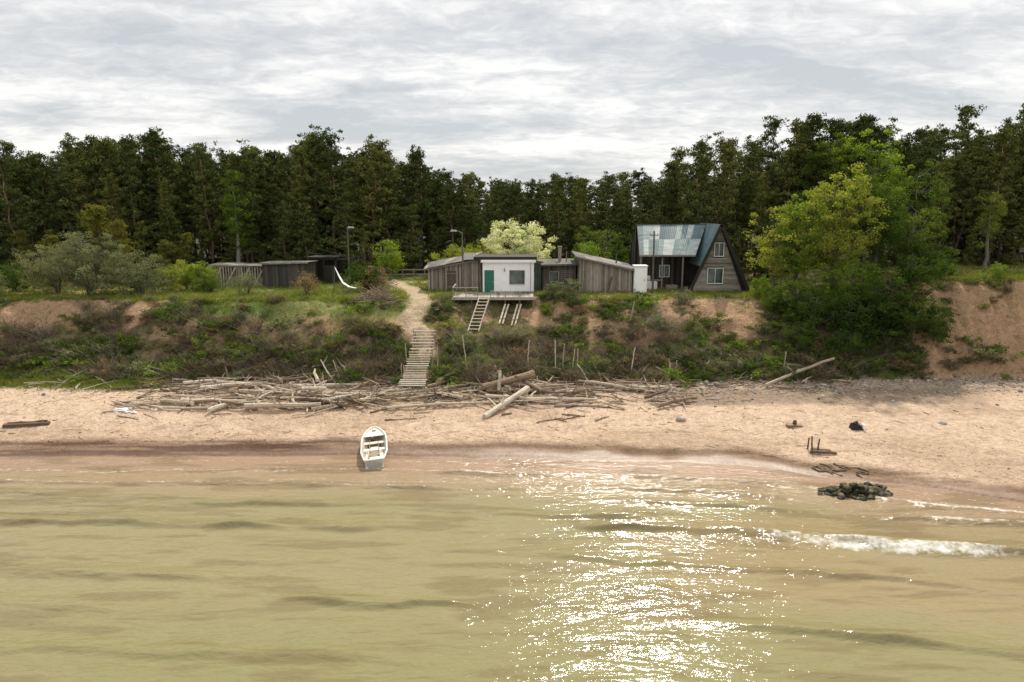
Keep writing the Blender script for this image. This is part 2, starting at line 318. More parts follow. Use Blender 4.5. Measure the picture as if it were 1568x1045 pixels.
# ------------------------------------------------------------ mesh builder
class MB:
    def __init__(s): s.V=[];s.F=[];s.M=[];s.T=[]
    def f(s,idx,m,t): s.F.append(idx); s.M.append(m); s.T.append(t)
    def hexa(s,c,m=0,t=None):
        t=random.random() if t is None else t
        i=len(s.V); s.V+= [tuple(p) for p in c]
        for q in ((3,2,1,0),(4,5,6,7),(0,1,5,4),(1,2,6,5),(2,3,7,6),(3,0,4,7)): s.f([i+k for k in q],m,t)
    def box(s,x0,x1,y0,y1,z0,z1,m=0,t=None):
        s.hexa([(x0,y0,z0),(x1,y0,z0),(x1,y1,z0),(x0,y1,z0),(x0,y0,z1),(x1,y0,z1),(x1,y1,z1),(x0,y1,z1)],m,t)
    def beam(s,p,q,w,h,m=0,t=None):
        p=Vector(p);q=Vector(q);d=(q-p).normalized(); up=Vector((0,0,1)) if abs(d.z)<.95 else Vector((0,1,0))
        sd=d.cross(up).normalized()*w/2; u=sd.cross(d).normalized()*h/2
        s.hexa([p-sd-u,p+sd-u,q+sd-u,q-sd-u,p-sd+u,p+sd+u,q+sd+u,q-sd+u],m,t)
    def tube(s,P,rad,n=6,m=0,t=None):
        t=random.random() if t is None else t
        P=[Vector(p) for p in P]; i0=len(s.V)
        for k,p in enumerate(P):
            d=(P[min(k+1,len(P)-1)]-P[max(k-1,0)]).normalized(); a=Vector((0,0,1)) if abs(d.z)<.9 else Vector((1,0,0))
            u=d.cross(a).normalized(); v=d.cross(u)
            for j in range(n):
                g=2*math.pi*j/n; s.V.append(tuple(p+(u*math.cos(g)+v*math.sin(g))*rad[k]))
        for k in range(len(P)-1):
            for j in range(n):
                a=i0+k*n+j; b=i0+k*n+(j+1)%n; s.f([a,b,b+n,a+n],m,t)
        s.f([i0+j for j in range(n)][::-1],m,min(1,t+.3)); e=i0+(len(P)-1)*n; s.f([e+j for j in range(n)],m,min(1,t+.3))
    def planks(s,a,b,z0,za,zb,w=.15,gap=.012,th=.03,m=0,tr=(0,1),z0b=None):
        a=Vector((a[0],a[1],0));b=Vector((b[0],b[1],0));L=(b-a).length;d=(b-a)/L;nn=Vector((d.y,-d.x,0))
        z0b=z0 if z0b is None else z0b
        n=max(1,int(L/w)); w=L/n
        for i in range(n):
            u0=i*w;u1=(i+1)*w-gap;o=random.uniform(0,.02); dz=random.uniform(-.04,.03)
            f0=u0/L;f1=u1/L
            p0=a+d*u0+nn*o;p1=a+d*u1+nn*o;q0=p0-nn*th;q1=p1-nn*th
            zl0=z0*(1-f0)+z0b*f0; zl1=z0*(1-f1)+z0b*f1
            c=[(p0.x,p0.y,zl0),(p1.x,p1.y,zl1),(q1.x,q1.y,zl1),(q0.x,q0.y,zl0),(p0.x,p0.y,za+(zb-za)*f0+dz),(p1.x,p1.y,za+(zb-za)*f1+dz),(q1.x,q1.y,za+(zb-za)*f1+dz),(q0.x,q0.y,za+(zb-za)*f0+dz)]
            s.hexa(c,m,random.uniform(*tr))
    def corr(s,a,b,c,d,n=30,amp=.025,m=0,panel=4,tr=(0,1)):
        a,b,c,d=map(Vector,(a,b,c,d)); nn=(b-a).cross(d-a).normalized()
        if nn.z<0: nn=-nn
        i0=len(s.V); k=n*2; rows=5
        for r in range(rows):
            f=r/(rows-1)
            for i in range(k+1):
                g=i/k; p=(a.lerp(b,g)).lerp(d.lerp(c,g),f)+nn*(amp if i%2 else 0)+nn*.01*(r%2)
                s.V.append(tuple(p))
        tt={}
        for r in range(rows-1):
            for i in range(k):
                key=(i//(panel*2),r//2); t=tt.setdefault(key,random.uniform(*tr)); q=i0+r*(k+1)+i
                s.f([q,q+1,q+k+2,q+k+1],m,t)
    def build(s,name,mats,parent=None,smooth=False):
        me=bpy.data.meshes.new(name); me.from_pydata(s.V,[],s.F); me.polygons.foreach_set('material_index',s.M)
        if smooth: me.polygons.foreach_set('use_smooth',[True]*len(s.F))
        a=me.attributes.new('tint','FLOAT','FACE'); a.data.foreach_set('value',s.T)
        for q in mats: me.materials.append(q)
        me.update()
        o=bpy.data.objects.new(name,me); COL.objects.link(o)
        if parent: o.parent=parent
        return o

# ------------------------------------------------------------ foliage generators (uniform quads)
class QA:
    def __init__(s): s.V=[];s.F=[];s.T=[];s.M=[];s.n=0
    def add(s,V,F,T,m):
        s.V.append(V); s.F.append(F+s.n); s.T.append(T); s.M.append(np.full(len(F),m)); s.n+=len(V)
    def tube(s,P,rad,n,m,t):
        P=np.array(P,float); k=len(P); D=np.gradient(P,axis=0); D/=np.linalg.norm(D,axis=1)[:,None]+1e-9
        a=np.where(np.abs(D[:,2:3])>.9,np.array([[1.,0,0]]),np.array([[0,0,1.]])); u=np.cross(D,a); u/=np.linalg.norm(u,axis=1)[:,None]; v=np.cross(D,u)
        g=np.arange(n)*2*np.pi/n
        V=(P[:,None]+(u[:,None]*np.cos(g)[None,:,None]+v[:,None]*np.sin(g)[None,:,None])*np.array(rad)[:,None,None]).reshape(-1,3)
        i=np.arange(k-1)[:,None]*n; j=np.arange(n)[None]; j2=(j+1)%n
        F=np.stack([i+j,i+j2,i+n+j2,i+n+j],-1).reshape(-1,4)
        s.add(V,F,np.full(len(F),t) if np.isscalar(t) else np.repeat(t[:-1],n),m)
    def leaves(s,C,n,rad,L,W,m,rs,up=.3,base=.0):
        C=np.asarray(C,float); k=len(C)
        rad=np.broadcast_to(np.asarray(rad,float),(k,3))
        off=rs.normal(size=(k,n,3)); off/=np.linalg.norm(off,axis=2)[...,None]; off*=rs.rand(k,n,1)**.45
        P=(C[:,None]+off*rad[:,None]).reshape(-1,3)
        d=rs.normal(size=P.shape); d[:,2]+=up; d/=np.linalg.norm(d,axis=1)[:,None]
        q=rs.normal(size=P.shape); q=np.cross(d,q); q/=np.linalg.norm(q,axis=1)[:,None]
        l=(L*rs.uniform(.6,1.3,len(P)))[:,None]; w=(W*rs.uniform(.6,1.3,len(P)))[:,None]
        V=np.stack([P-d*l,P+q*w,P+d*l,P-q*w],1).reshape(-1,3); F=np.arange(len(P)*4).reshape(-1,4)
        ct=rs.rand(k,1)*.5; T=(ct+rs.rand(k,n)*.35+.2*off[:,:,2]+base).ravel()  # clump tops tinted lighter: sun highlights put into the colour, plus new growth
        s.add(V,F,np.clip(T,0,1),m)
    def blades(s,B,n,h,spread,w,m,rs):
        B=np.asarray(B,float); k=len(B); P=np.repeat(B,n,0)+rs.normal(size=(k*n,3))*np.array([spread*.3,spread*.3,0])
        d=rs.normal(size=P.shape)*np.array([spread,spread,0]); d[:,2]=1; hh=(h*rs.uniform(.5,1.2,len(P)))[:,None]
        d=d*hh; a=rs.rand(len(P))*6.28; q=np.stack([np.cos(a),np.sin(a),0*a],1)*w
        V=np.stack([P-q,P+q,P+d+q*.25,P+d-q*.25],1).reshape(-1,3); F=np.arange(len(P)*4).reshape(-1,4)
        s.add(V,F,np.clip(np.repeat(rs.rand(k),n)*.6+rs.rand(k*n)*.4,0,1),m)
    def mesh(s,name,mats):
        me=npmesh(name,np.concatenate(s.V),np.concatenate(s.F),tint=np.concatenate(s.T),midx=np.concatenate(s.M))
        for q in mats: me.materials.append(q)
        return me

def pine(seed,H=15,cb=.35,Lm=2.5,mat=F_pine,dens=30,ex=.62):
    rs=np.random.RandomState(seed); q=QA()
    lean=rs.normal(size=2)*.5; zs=np.linspace(0,H,9); wob=rs.normal(size=(9,2))*.14
    P=np.stack([lean[0]*zs/H+wob[:,0],lean[1]*zs/H+wob[:,1],zs],1); P[0,:2]=0
    q.tube(P,.19*(1-zs/H*.88)*H/15,6,0,np.clip(zs/H*1.3,0,1))
    C=[];z=cb*H; side=rs.rand()*6.28
    while z<H*.97:
        t=(z-cb*H)/(H*(1-cb)); L=Lm*((1-t)**ex)*min(1,.5+t*2.2)+.3
        L*=rs.uniform(.7,1.25)
        a0=rs.rand()*6.28; k=rs.randint(3,6)
        for j in range(k):
            if rs.rand()<.16: continue
            a=a0+j*6.28/k+rs.normal()*.35; l=L*rs.uniform(.5,1.25)*(1+.25*math.cos(a-side)); el=rs.uniform(.0,.4)+t*.6
            b=np.array([np.interp(z,zs,P[:,0]),np.interp(z,zs,P[:,1]),z]); d=np.array([math.cos(a)*math.cos(el),math.sin(a)*math.cos(el),math.sin(el)])
            e=b+d*l; mid=b+d*l*.5+np.array([0,0,-.08*l]); q.tube([b,mid,e],[.045,.03,.012],3,0,.5)
            nc=3 if l<1.2 else 4
            for c in range(nc): C.append(b+d*l*(1.02-.21*c)+rs.normal(size=3)*np.array([.28,.28,.16]))
        z+=rs.uniform(.42,.72)
    for i in range(5): C.append(P[-1]+rs.normal(size=3)*np.array([.28,.28,.2])-np.array([0,0,.1]))
    C=np.array(C); sc=rs.uniform(.5,1.3,(len(C),1))
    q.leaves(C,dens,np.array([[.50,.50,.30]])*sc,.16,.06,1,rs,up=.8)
    for i in range(8):
        zz=rs.uniform(.15,max(cb,.2))*H; a=rs.rand()*6.28; b=np.array([0,0,zz]); q.tube([b,b+np.array([math.cos(a),math.sin(a),-.1])*rs.uniform(.5,1.4)],[.025,.008],3,0,.1)
    return q.mesh('pine_variant',[M_bark,mat])

def broadleaf(seed,H,Rr,cb,mat,nc=110,nl=45,leaf=.085,stems=1,spr=.3,bark=M_barkg,clr=.5,rough=.35):
    rs=np.random.RandomState(seed); q=QA(); C=[]; hc=H*(1-cb)/2; cz=H-hc
    for i in range(nc):
        v=rs.normal(size=3); v/=np.linalg.norm(v); f=1+rough*(2*float(vn(v[0]*1.7+seed,v[1]*1.7+v[2]*2.1+50,seed%8))-1)*1.6
        r=rs.rand()**.38*f
        C.append(np.array([v[0]*Rr*r,v[1]*Rr*r,cz+v[2]*hc*min(r,1.05)]))
    C=np.array(C); st=[]
    for s_ in range(stems):
        a=rs.rand()*6.28; sp=spr*Rr*(0.25 if stems==1 else rs.uniform(.6,1.4)); top=np.array([math.cos(a)*sp,math.sin(a)*sp,H*.85])
        zs=np.linspace(0,1,7)[:,None]; P=top*zs**np.array([1.3,1.3,1])+rs.normal(size=(7,3))*np.array([.06,.06,0])*H/8; P[0]=[math.cos(a)*.12*(stems>1),math.sin(a)*.12*(stems>1),-.2]
        r0=(.024 if stems==1 else .014)*H; q.tube(P,r0*(1-.85*zs[:,0]),6,0,rs.rand()); st.append(P)
    for p in C[::2]:
        P=st[rs.randint(len(st))]; k=np.argmin(np.abs(P[:,2]-max(p[2]-.35*np.hypot(p[0],p[1])-.3,cb*H*.7))); b=P[k]
        q.tube([b,(b+p)/2+np.array([0,0,-.1])+rs.normal(size=3)*.12,p],[.012*H*.45,.02,.006],3,0,rs.rand())
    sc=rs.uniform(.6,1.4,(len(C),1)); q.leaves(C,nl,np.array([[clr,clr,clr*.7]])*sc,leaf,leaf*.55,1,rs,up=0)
    return q.mesh('tree_mesh',[bark,mat])

# ------------------------------------------------------------ forest
forest=empty('pine_forest')
PV=[pine(100+i,15,[.22,.40,.30,.48,.26,.42,.30,.36][i],[2.7,2.9,2.4,3.0,2.6,2.8,3.1,2.3][i],ex=[.42,.5,.35,.4,.6,.38,.45,.7][i]) for i in range(8)]
PF=[pine(120+i,15,[.08,.14,.06,.11][i],[2.6,2.8,2.5,2.8][i],ex=[.45,.55,.65,.4][i]) for i in range(4)]
PE=[pine(200+i,11,.03,2.4,ex=[.5,.7,.6][i]) for i in range(3)]
def HH(x,y):
    xx=x*88/ y
    return np.interp(xx,[-80,-68,-57,-24,-12,-7,10,18.5,21,28,45,70],[12,13,15.6,16,14.8,12.6,12.2,12.4,14.8,14.8,15.1,15.5])
def yfront(x): return np.interp(x,[-90,-45,-22,-10,0,12,18,24,34,50,90],[80,82,84,89,87,86,78,76,73,72,71])
for row in range(11):
    sp=3.1 if row<4 else 4.4
    x=-98.
    while x<104:
        x+=sp*random.uniform(.5,1.5)
        y=float(yfront(x))+row*(3.1 if row<4 else 4.4)+random.uniform(-1.3,1.3)+ (0 if row<4 else -4)
        if row>4 and -1<x<19 and random.random()<.45: continue
        if row>8 and random.random()<.3: continue
        H=float(HH(x,y))*random.choice([.7,.78,.84,.88,.92,.95,1,1.04])*(.92+.15*float(vn(x*.13,row*1.0,2)))
        me=random.choice(PF if ((row==1 or row==2) and random.random()<.6) or (row==0 and random.random()<.35) else PV)
        o=bpy.data.objects.new('pine',me); COL.objects.link(o); o.parent=forest
        o.location=(x,y,zf(x,y)-.1); s=H/15; sw=s*random.uniform(.8,1.2); o.scale=(sw,sw,s); o.rotation_euler=(random.uniform(-.04,.04),random.uniform(-.04,.04),random.uniform(0,6.28))
for off in (0,9):
    x=-92.
    while x<98:
        x+=random.uniform(1.7,3.6)
        if off==0 and -2<x<3: continue
        y=float(yfront(x))-random.uniform(.2,2.2)+off; H=random.uniform(3.2,8.5)
        if x>18: H*=.8
        o=bpy.data.objects.new('pine',random.choice(PE)); COL.objects.link(o); o.parent=forest; s=H/11
        o.location=(x,y,zf(x,y)-.1); o.scale=(s*1.2,s*1.2,s); o.rotation_euler=(0,0,random.uniform(0,6.28))

def plant(name,me,x,y,s=1,rz=0,dz=-.1):
    o=bpy.data.objects.new(name,me); COL.objects.link(o); o.location=(x,y,zf(x,y)+dz); o.scale=(s,s,s) if np.isscalar(s) else s; o.rotation_euler=(0,0,rz); return o
yp=[pine(300+i,7,.04,1.9,F_pine2,30) for i in range(2)]
for (x,y,h) in [(-43,74,8),(-40.5,73,6.5),(-36.5,72,4.6),(-49,75,5),(-34.5,73,5.2),(-46,73,4),(-53,76,5.5),(-58,76,4.5)]: plant('young_pine_tree',yp[int(h*2)%2],x,y,h/7,x)
bl=broadleaf
plant('birch_tree',bl(21,12,1.5,.3,F_leaf,110,60,.09),-31.5,80.5,1.0)
plant('birch_tree',bl(22,8.5,1.5,.25,F_yell,70,45,.08,clr=.42),46.5,68.5,1)
plant('deciduous_tree',bl(31,10.9,3.3,.14,F_yell,nc=210,nl=70,stems=3,clr=.55,leaf=.10),28.0,60.3)
plant('deciduous_tree',bl(32,9.6,3.0,.12,F_leaf,nc=170,nl=65,stems=3,leaf=.10),25.0,61)
plant('deciduous_tree',bl(33,8.2,2.5,.08,F_yell,nc=130,nl=55,stems=3,leaf=.09),23.2,61.4)
plant('deciduous_tree',bl(34,9.2,2.9,.1,F_mid,nc=180,nl=65,stems=2,leaf=.09),31.5,60.5)
plant('deciduous_tree',bl(35,13.4,3.6,.3,F_leaf,nc=230,nl=65,leaf=.10),35.5,70)
plant('deciduous_tree',bl(36,14.6,2.6,.3,F_mid,nc=190,nl=65,leaf=.10),32.5,73)
plant('deciduous_tree',bl(37,6.6,2.4,.1,F_mid,nc=120,nl=55,stems=2),34.6,61.5)
plant('deciduous_tree',bl(38,10.5,2.6,.2,F_mid,nc=140,nl=55),39,68)
sh=[bl(50+i,3.6,2.0,.02,[F_mid,F_leaf,F_mid,F_olive][i],nc=85,nl=60,stems=4,leaf=.08,clr=.42) for i in range(4)]
for i,(x,y,s) in enumerate([(25,56.5,1.15),(27.5,55,1.25),(30,55.5,1.35),(31.7,54,1.2),(28.5,57.5,1.3),(32.8,56.5,1.1),(24.3,58.5,1.0),(22.6,59.5,.7),(33.3,53.8,.8),(26,53.6,.8),(36,60,.9),(38,61.5,.7),(22.6,62.8,.6),(23.2,55,.8),(41,58.4,.45),(44.5,58.6,.4)]):
    plant('shrub',sh[[0,2,0,2,1,2,1,1,0,2,2,0,1,0,1,0][i]],x,y,s,i*1.3,-.3)
plant('willow_shrub',bl(41,5.6,3.9,.02,F_olive,nc=250,nl=64,stems=7,leaf=.08,spr=.6),-38.6,63)
plant('willow_shrub',bl(42,4.6,3.0,.02,F_olive,nc=150,nl=55,stems=6,leaf=.08,spr=.6),-42.8,65)
plant('willow_shrub',bl(43,3.8,2.8,.02,F_olive,nc=130,nl=55,stems=6,leaf=.08,spr=.6),-34.3,64)
plant('shrub',bl(44,3,2.4,.02,F_yell,nc=90,nl=55,stems=4),-32.0,68)
plant('shrub',sh[1],-30.0,67,.75,2)
plant('shrub',sh[0],-28.6,66,.5,1)
plant('bare_shrub',bl(45,2.4,1.4,.02,F_olive,nc=55,nl=32,stems=8,spr=.7,leaf=.06),-24.4,63.6)
plant('bare_shrub',bl(46,2.4,1.3,.02,F_brown,nc=55,nl=34,stems=8,spr=.7,leaf=.06),-18.9,63.6)
plant('shrub',bl(47,3.0,1.9,.02,F_mid,nc=80,nl=55,stems=4),-14.2,67)
plant('shrub',bl(48,2.4,1.3,.02,F_brown,nc=50,nl=36,stems=5),-12.9,65.8)
plant('deciduous_tree',bl(49,4.6,1.7,.1,F_leaf,nc=90,nl=55),-13.6,77)
plant('blossom_tree',bl(61,7.0,3.5,.08,F_blos,nc=260,nl=75,stems=3,rough=.25,leaf=.10),.9,75)
plant('deciduous_tree',bl(62,4.6,2.8,.03,F_yell,nc=120,nl=55,stems=3),-5.8,77)
plant('deciduous_tree',bl(63,4.3,2.2,.03,F_yell,nc=90,nl=50,stems=3),-3,78)
plant('deciduous_tree',bl(64,6.8,2.4,.05,F_mid,nc=120,nl=55),9.2,76)
plant('deciduous_tree',bl(65,5.2,2,.05,F_leaf,nc=90,nl=50),8,72)
plant('deciduous_tree',bl(66,5.2,2,.05,F_mid,nc=90,nl=50),12,75)
for (i,x,y,s) in [(0,-56,64,1.0),(3,-50,63,.9),(3,-46.5,61.5,.7),(0,-47.5,66,.8),(1,-51,67,.7),(2,-59,66,1.1),(0,-36,67,.7),(3,3.8,62.2,.45),(3,5.2,61.6,.5),(1,3.0,61.0,.35)]: plant('shrub',sh[i],x,y,s,x)

# ------------------------------------------------------------ bluff scrub
scrub=empty('bluff_scrub')
def bush(seed,mat,n=26,nl=26,tw=60,h=.9,w=.6,leaf=.06):
    rs=np.random.RandomState(seed); q=QA(); C=np.stack([rs.normal(size=n)*w*.5,rs.normal(size=n)*w*.5,rs.uniform(.05,h,n)],1)
    q.blades(np.zeros((1,3)),tw,h*1.15,.55,.012,0,rs); q.leaves(C,nl,(.2,.2,.16),leaf,leaf*.5,1,rs); return q.mesh('scrub_bush',[M_twig,mat])
BV=[bush(1,F_brown),bush(2,F_brown,14,16,140,1.1,.7),bush(3,F_mid),bush(4,F_mid,34,28,40,.8,.9),bush(5,F_leaf,24,24,40,.7,.7),bush(6,F_olive,22,22,90),bush(7,F_brown,6,12,200,1.2,.8),bush(8,F_yell,20,20,50,.6),bush(9,F_leaf,30,20,10,.35,1.0)]
k=0
while k<1650:
    x=random.uniform(-66,60); t=random.uniform(-.03,1.0); yb=float(ybase(x)); y=yb+t*(float(ytop(x))-yb)
    if pdist(np.array(x),np.array(y),STAIR)<1.3 or pdist(np.array(x),np.array(y),PATH)<1.1: continue
    if -5.4<x<2.6 and y>56.5: continue
    dn=float(fbm(x*.28,y*.5,3,6))
    if x>32 and random.random()<.88: continue
    if 12<x<22 and t>.55 and random.random()<.85: continue
    if x<-37 and t>.35 and random.random()<.6: continue
    if -26<x<-8 and t>.7 and random.random()<.7: continue
    if dn>.54 and t>.3 and random.random()<.6: continue
    gr=float(fbm(x*.22+40,y*.3,3,2))+.01
    if x>21: gr+=.12
    if -30<x<-12 : gr+=.04
    if gr>.53: v=random.choice([2,3,3,2,4,5,8,0])
    elif gr>.46: v=random.choice([0,2,3,5,6,7,1,8])
    else: v=random.choice([0,1,6,1,5,0,3])
    o=bpy.data.objects.new('scrub',BV[v]); COL.objects.link(o); o.parent=scrub; s=random.choice([.4,.5,.6,.7,.8,1.0,1.35])*random.uniform(.85,1.15)
    if t>.88: s*=.55
    o.location=(x,y,zf(x,y)-.08); o.scale=(s*1.15,s*1.15,s*.8); o.rotation_euler=(random.uniform(-.2,.2),random.uniform(-.2,.2),random.uniform(0,6.28)); k+=1

rs=np.random.RandomState(9); q=QA(); NG=58000
x=rs.uniform(-62,60,NG); t=rs.uniform(0,1,NG); yy=np.where(rs.rand(NG)<.38,ybase(x)-.6+t*(ytop(x)-ybase(x)+.6),ytop(x)-.5+t*t*24)
nz=fbm(x*.5,yy*.5,4,0); bz=fbm(x*.28,yy*.5,3,6); pd=pdist(x,yy,PATH); sd=pdist(x,yy,STAIR)
keep=(pd>.8+.4*rs.rand(len(x)))&(sd>1.1)&(rs.rand(len(x))<np.where(nz>.5,.5,1))&~((bz>.53)&(yy<ytop(x)-.3)&(rs.rand(NG)<.8))&~((x>30)&(yy<ytop(x)-.4)&(rs.rand(len(x))<.88))&~((x>12)&(x<22)&(yy<ytop(x)-.3)&(yy>57)&(rs.rand(NG)<.8))
x=x[keep];yy=yy[keep]; q.blades(np.stack([x,yy,zh(x,yy)-.02],1),6,.24,.5,.022,0,rs)
gxs=rs.uniform(-62,-24,6000); gys=ybase(gxs)-rs.normal(size=6000)*.7-.3; q.blades(np.stack([gxs,gys,zh(gxs,gys)],1),6,.28,.4,.022,0,rs)
obj('grass',q.mesh('grass',[F_grass]))

def pebbles(name,X,Y,Sz,mat,seed=3,sink=.3):
    rs=np.random.RandomState(seed); n=len(X)
    base=np.array([(math.cos(a)*math.cos(e),math.sin(a)*math.cos(e),math.sin(e)) for e in (-.9,-.2,.45,1.1) for a in np.arange(6)*math.pi/3])
    F=[]
    for r in range(3):
        for j in range(6): F.append([r*6+j,r*6+(j+1)%6,(r+1)*6+(j+1)%6,(r+1)*6+j])
    F.append([18,19,20,21]); F.append([18,21,22,23]); F=np.array(F)
    V=base[None]*(1+rs.normal(size=(n,24,1))*.13); V=V*rs.uniform(.6,1.3,(n,1,3))*np.array([1,1,.6]); a=rs.rand(n)*6.28; c=np.cos(a)[:,None];s_=np.sin(a)[:,None]
    V=np.stack([V[...,0]*c-V[...,1]*s_,V[...,0]*s_+V[...,1]*c,V[...,2]],-1)*np.asarray(Sz)[:,None,None]
    V+=np.stack([X,Y,zh(X,Y)+np.asarray(Sz)*(.6-sink)*.5],-1)[:,None]
    FF=(F[None]+np.arange(n)[:,None,None]*24).reshape(-1,4)
    me=npmesh(name,V.reshape(-1,3),FF,tint=np.repeat(rs.rand(n),len(F))); me.materials.append(mat)
    return obj(name,me)
n=9000; px=rs.uniform(-50,50,n); yb=ybase(px); py=yb-np.abs(rs.normal(size=n))*np.interp(px,[-50,0,8,40],[.9,1.4,2.2,2.4])+.3
pebbles('beach_pebbles',px,py,rs.uniform(.02,.08,n)*(1+rs.rand(n)**8*1.5),M_rock)
n=1600; px=rs.uniform(-40,40,n); py=shore(px)+rs.uniform(1,11,n); pebbles('beach_stones',px,py,rs.uniform(.012,.05,n),M_rock,5)

# ------------------------------------------------------------ driftwood
def log(mb,p,q_,r0,r1,t=None,bend=.12,stubs=0,n=7):
    p=Vector(p);q_=Vector(q_);L=(q_-p).length; k=6; off=Vector((random.uniform(-1,1),random.uniform(-1,1),random.uniform(-.2,.4)))*bend*L*.25
    P=[];rad=[]
    for i in range(k+1):
        f=i/k; P.append(p.lerp(q_,f)+off*math.sin(math.pi*f)+Vector((random.gauss(0,.02),random.gauss(0,.02),random.gauss(0,.015)))); rad.append((r0*(1-f)+r1*f)*random.uniform(.88,1.12))
    mb.tube(P,rad,n,0,t)
    for i in range(stubs):
        f=random.uniform(.2,.95); b=p.lerp(q_,f)+off*math.sin(math.pi*f); d=Vector((random.uniform(-1,1),random.uniform(-1,1),random.uniform(-.1,1))).normalized(); l=random.uniform(.2,.8)
        mb.tube([b,b+d*l*.6,b+d*l+Vector((0,0,.05))],[r1*.7,r1*.45,r1*.2],5,0,t)
def lying(mb,x,y,a,L,r,up=0,**k):
    dx=math.cos(a)*L/2; dy=math.sin(a)*L/2
    za=zf(x-dx,y-dy); zb=zf(x+dx,y+dy)
    log(mb,(x-dx,y-dy,za+r*.8+up*random.uniform(.1,1)),(x+dx,y+dy,zb+r*.7+up*random.uniform(.1,1)),r,r*random.uniform(.45,.8),**k)
random.seed(23)
def pileup(cx,sx,y0,y1,n,zmax,lo,hi,ang):
    mb=MB()
    for i in range(n):
        x=random.gauss(cx,sx) if random.random()<.5 else random.uniform(lo,hi); y=random.uniform(y0,y1)
        if abs(x+7.2)<1.2 and y>48.4: continue
        x=max(lo,min(hi,x))
        e=math.exp(-((x-cx)/(sx*1.3))**2); big=random.random()<.16
        a=random.gauss(-.04,ang) if random.random()<.66 else random.uniform(0,3.14)
        L=random.uniform(.8,4.6) if not big else random.uniform(1.6,4.6)
        if abs(math.sin(a))>.5: L=min(L,2.2)
        lying(mb,x,y,a,L,random.uniform(.10,.18) if big else random.uniform(.025,.08),up=random.uniform(0,zmax*(.4+.6*e)),t=random.random(),bend=.3,stubs=random.choice([0,1,2,3,5]))
    return mb
pile=pileup(-16.5,4.6,45.2,51,200,.8,-27,-9,.36)
for (x,y,a,L,r) in [(-20.5,46.0,-.05,4.6,.16),(-15.5,45.2,.05,5,.2),(-17.8,46.2,-.9,2.4,.19),(-22.2,45.2,-.05,3.6,.1),(-18.4,48.6,2.3,3,.17),(-12.5,46.5,.4,3.3,.15),(-19.6,49.8,-.02,4.5,.14),(-13,49.6,.1,6,.14),(-12.6,44.7,.7,2.6,.06),(-13.6,44.2,.3,1.8,.05),(-17,47.6,-.2,5.2,.2),(-21.8,48.8,.6,2.6,.13)]:
    lying(pile,x,y,a,L,r,up=.25,t=random.uniform(.45,1),stubs=3)
pile.build('driftwood_pile',[M_drift])
pile=pileup(2.0,4.4,45.6,50.8,165,.6,-5.5,12,.4)
for i in range(42):
    x=random.uniform(-11.5,-4); y=random.uniform(45.6,48.3); lying(pile,x,y,random.gauss(.1,.45),random.uniform(1,3.6),random.uniform(.04,.10),up=.25,t=random.random(),stubs=3)
lying(pile,-4.6,45.6,.13,8.5,.12,up=.1,t=.8); lying(pile,2.6,46.5,.02,6.5,.14,up=.15,t=.85,stubs=2); lying(pile,4.4,45.6,.0,3.0,.13,t=.6); lying(pile,-.6,48.2,.1,3.6,.16,up=.5,t=.3)
pile.build('driftwood_pile',[M_drift])
lo=MB()
for i in range(200):
    x=random.uniform(-36,26)
    if abs(x+7.2)<1.5: continue
    y=float(ybase(x))+random.uniform(-1.6,2.2); lying(lo,x,y,random.gauss(0,.7),random.uniform(.8,3.4),random.uniform(.025,.08),up=.2,t=random.random(),stubs=random.choice([0,1,3]),n=5,bend=.3)
for i in range(16):
    x=random.choice([random.uniform(-24,-9),random.uniform(-5,8)]); y=float(ybase(x))-.5; z=zf(x,y)
    log(lo,(x,y,z),(x+random.uniform(-1.6,1.6),y+random.uniform(.8,2.4),z+random.uniform(.7,1.5)),.07,.04,t=random.random(),stubs=2,n=6)
for i in range(18):
    x=random.uniform(-27,9); y=random.uniform(43,45.6); lying(lo,x,y,random.gauss(0,.7),random.uniform(.6,2.2),random.uniform(.03,.07),t=random.random(),stubs=2,n=5)
lo.build('scattered_driftwood',[M_drift])
def solo(name,*a,**k):
    mb=MB(); log(mb,*a,**k); return mb.build(name,[M_drift])
solo('driftwood_log',(-1.75,43.6,zf(-1.75,43.6)+.12),(1.1,47.6,1.75),.18,.22,t=.95,bend=.03,stubs=2,n=9)
solo('driftwood_log',(-2.1,48.0,1.75),(1.6,49.4,2.35),.22,.31,t=.35,bend=.05,stubs=3,n=10)
solo('driftwood_log',(-.95,47.9,1.4),(-.85,48.1,2.9),.13,.10,t=.95,bend=.02)
solo('driftwood_log',(18.6,49.4,1.5),(24.9,52.3,2.9),.15,.10,t=.6,bend=.05,stubs=3)
solo('driftwood_log',(19.4,49.3,1.4),(21.6,48.9,1.4),.10,.07,t=.4,bend=.05,stubs=1)
mb=MB(); z=zf(-31,42.6); mb.hexa([(-32.3,42.1,z-.1),(-29.7,42.6,z-.08),(-29.8,43.0,z-.08),(-32.4,42.5,z-.1),(-32.3,42.15,z+.16),(-29.7,42.65,z+.16),(-29.8,42.95,z+.2),(-32.4,42.45,z+.18)],0,.05); log(mb,(-32.2,42.5,z+.2),(-29.9,42.9,z+.22),.06,.05,t=.2); mb.build('driftwood_beam',[M_drift])
st=MB()
for i in range(650):
    x=random.uniform(-34,30); y=float(ybase(x))-abs(random.gauss(0,2.3))-.1
    if random.random()<.35: y=random.uniform(float(shore(x))+1.5,49)
    lying(st,x,y,random.gauss(0,.8),random.uniform(.12,.8),random.uniform(.01,.025),t=random.random()*.7,n=4)
for i in range(80):
    x=random.uniform(5,26); y=float(ybase(x))-random.uniform(-.4,2); lying(st,x,y,random.gauss(0,.5),random.uniform(.6,2.4),random.uniform(.02,.06),t=random.random(),n=5)
st.build('beach_sticks',[M_drift])
poles=MB()
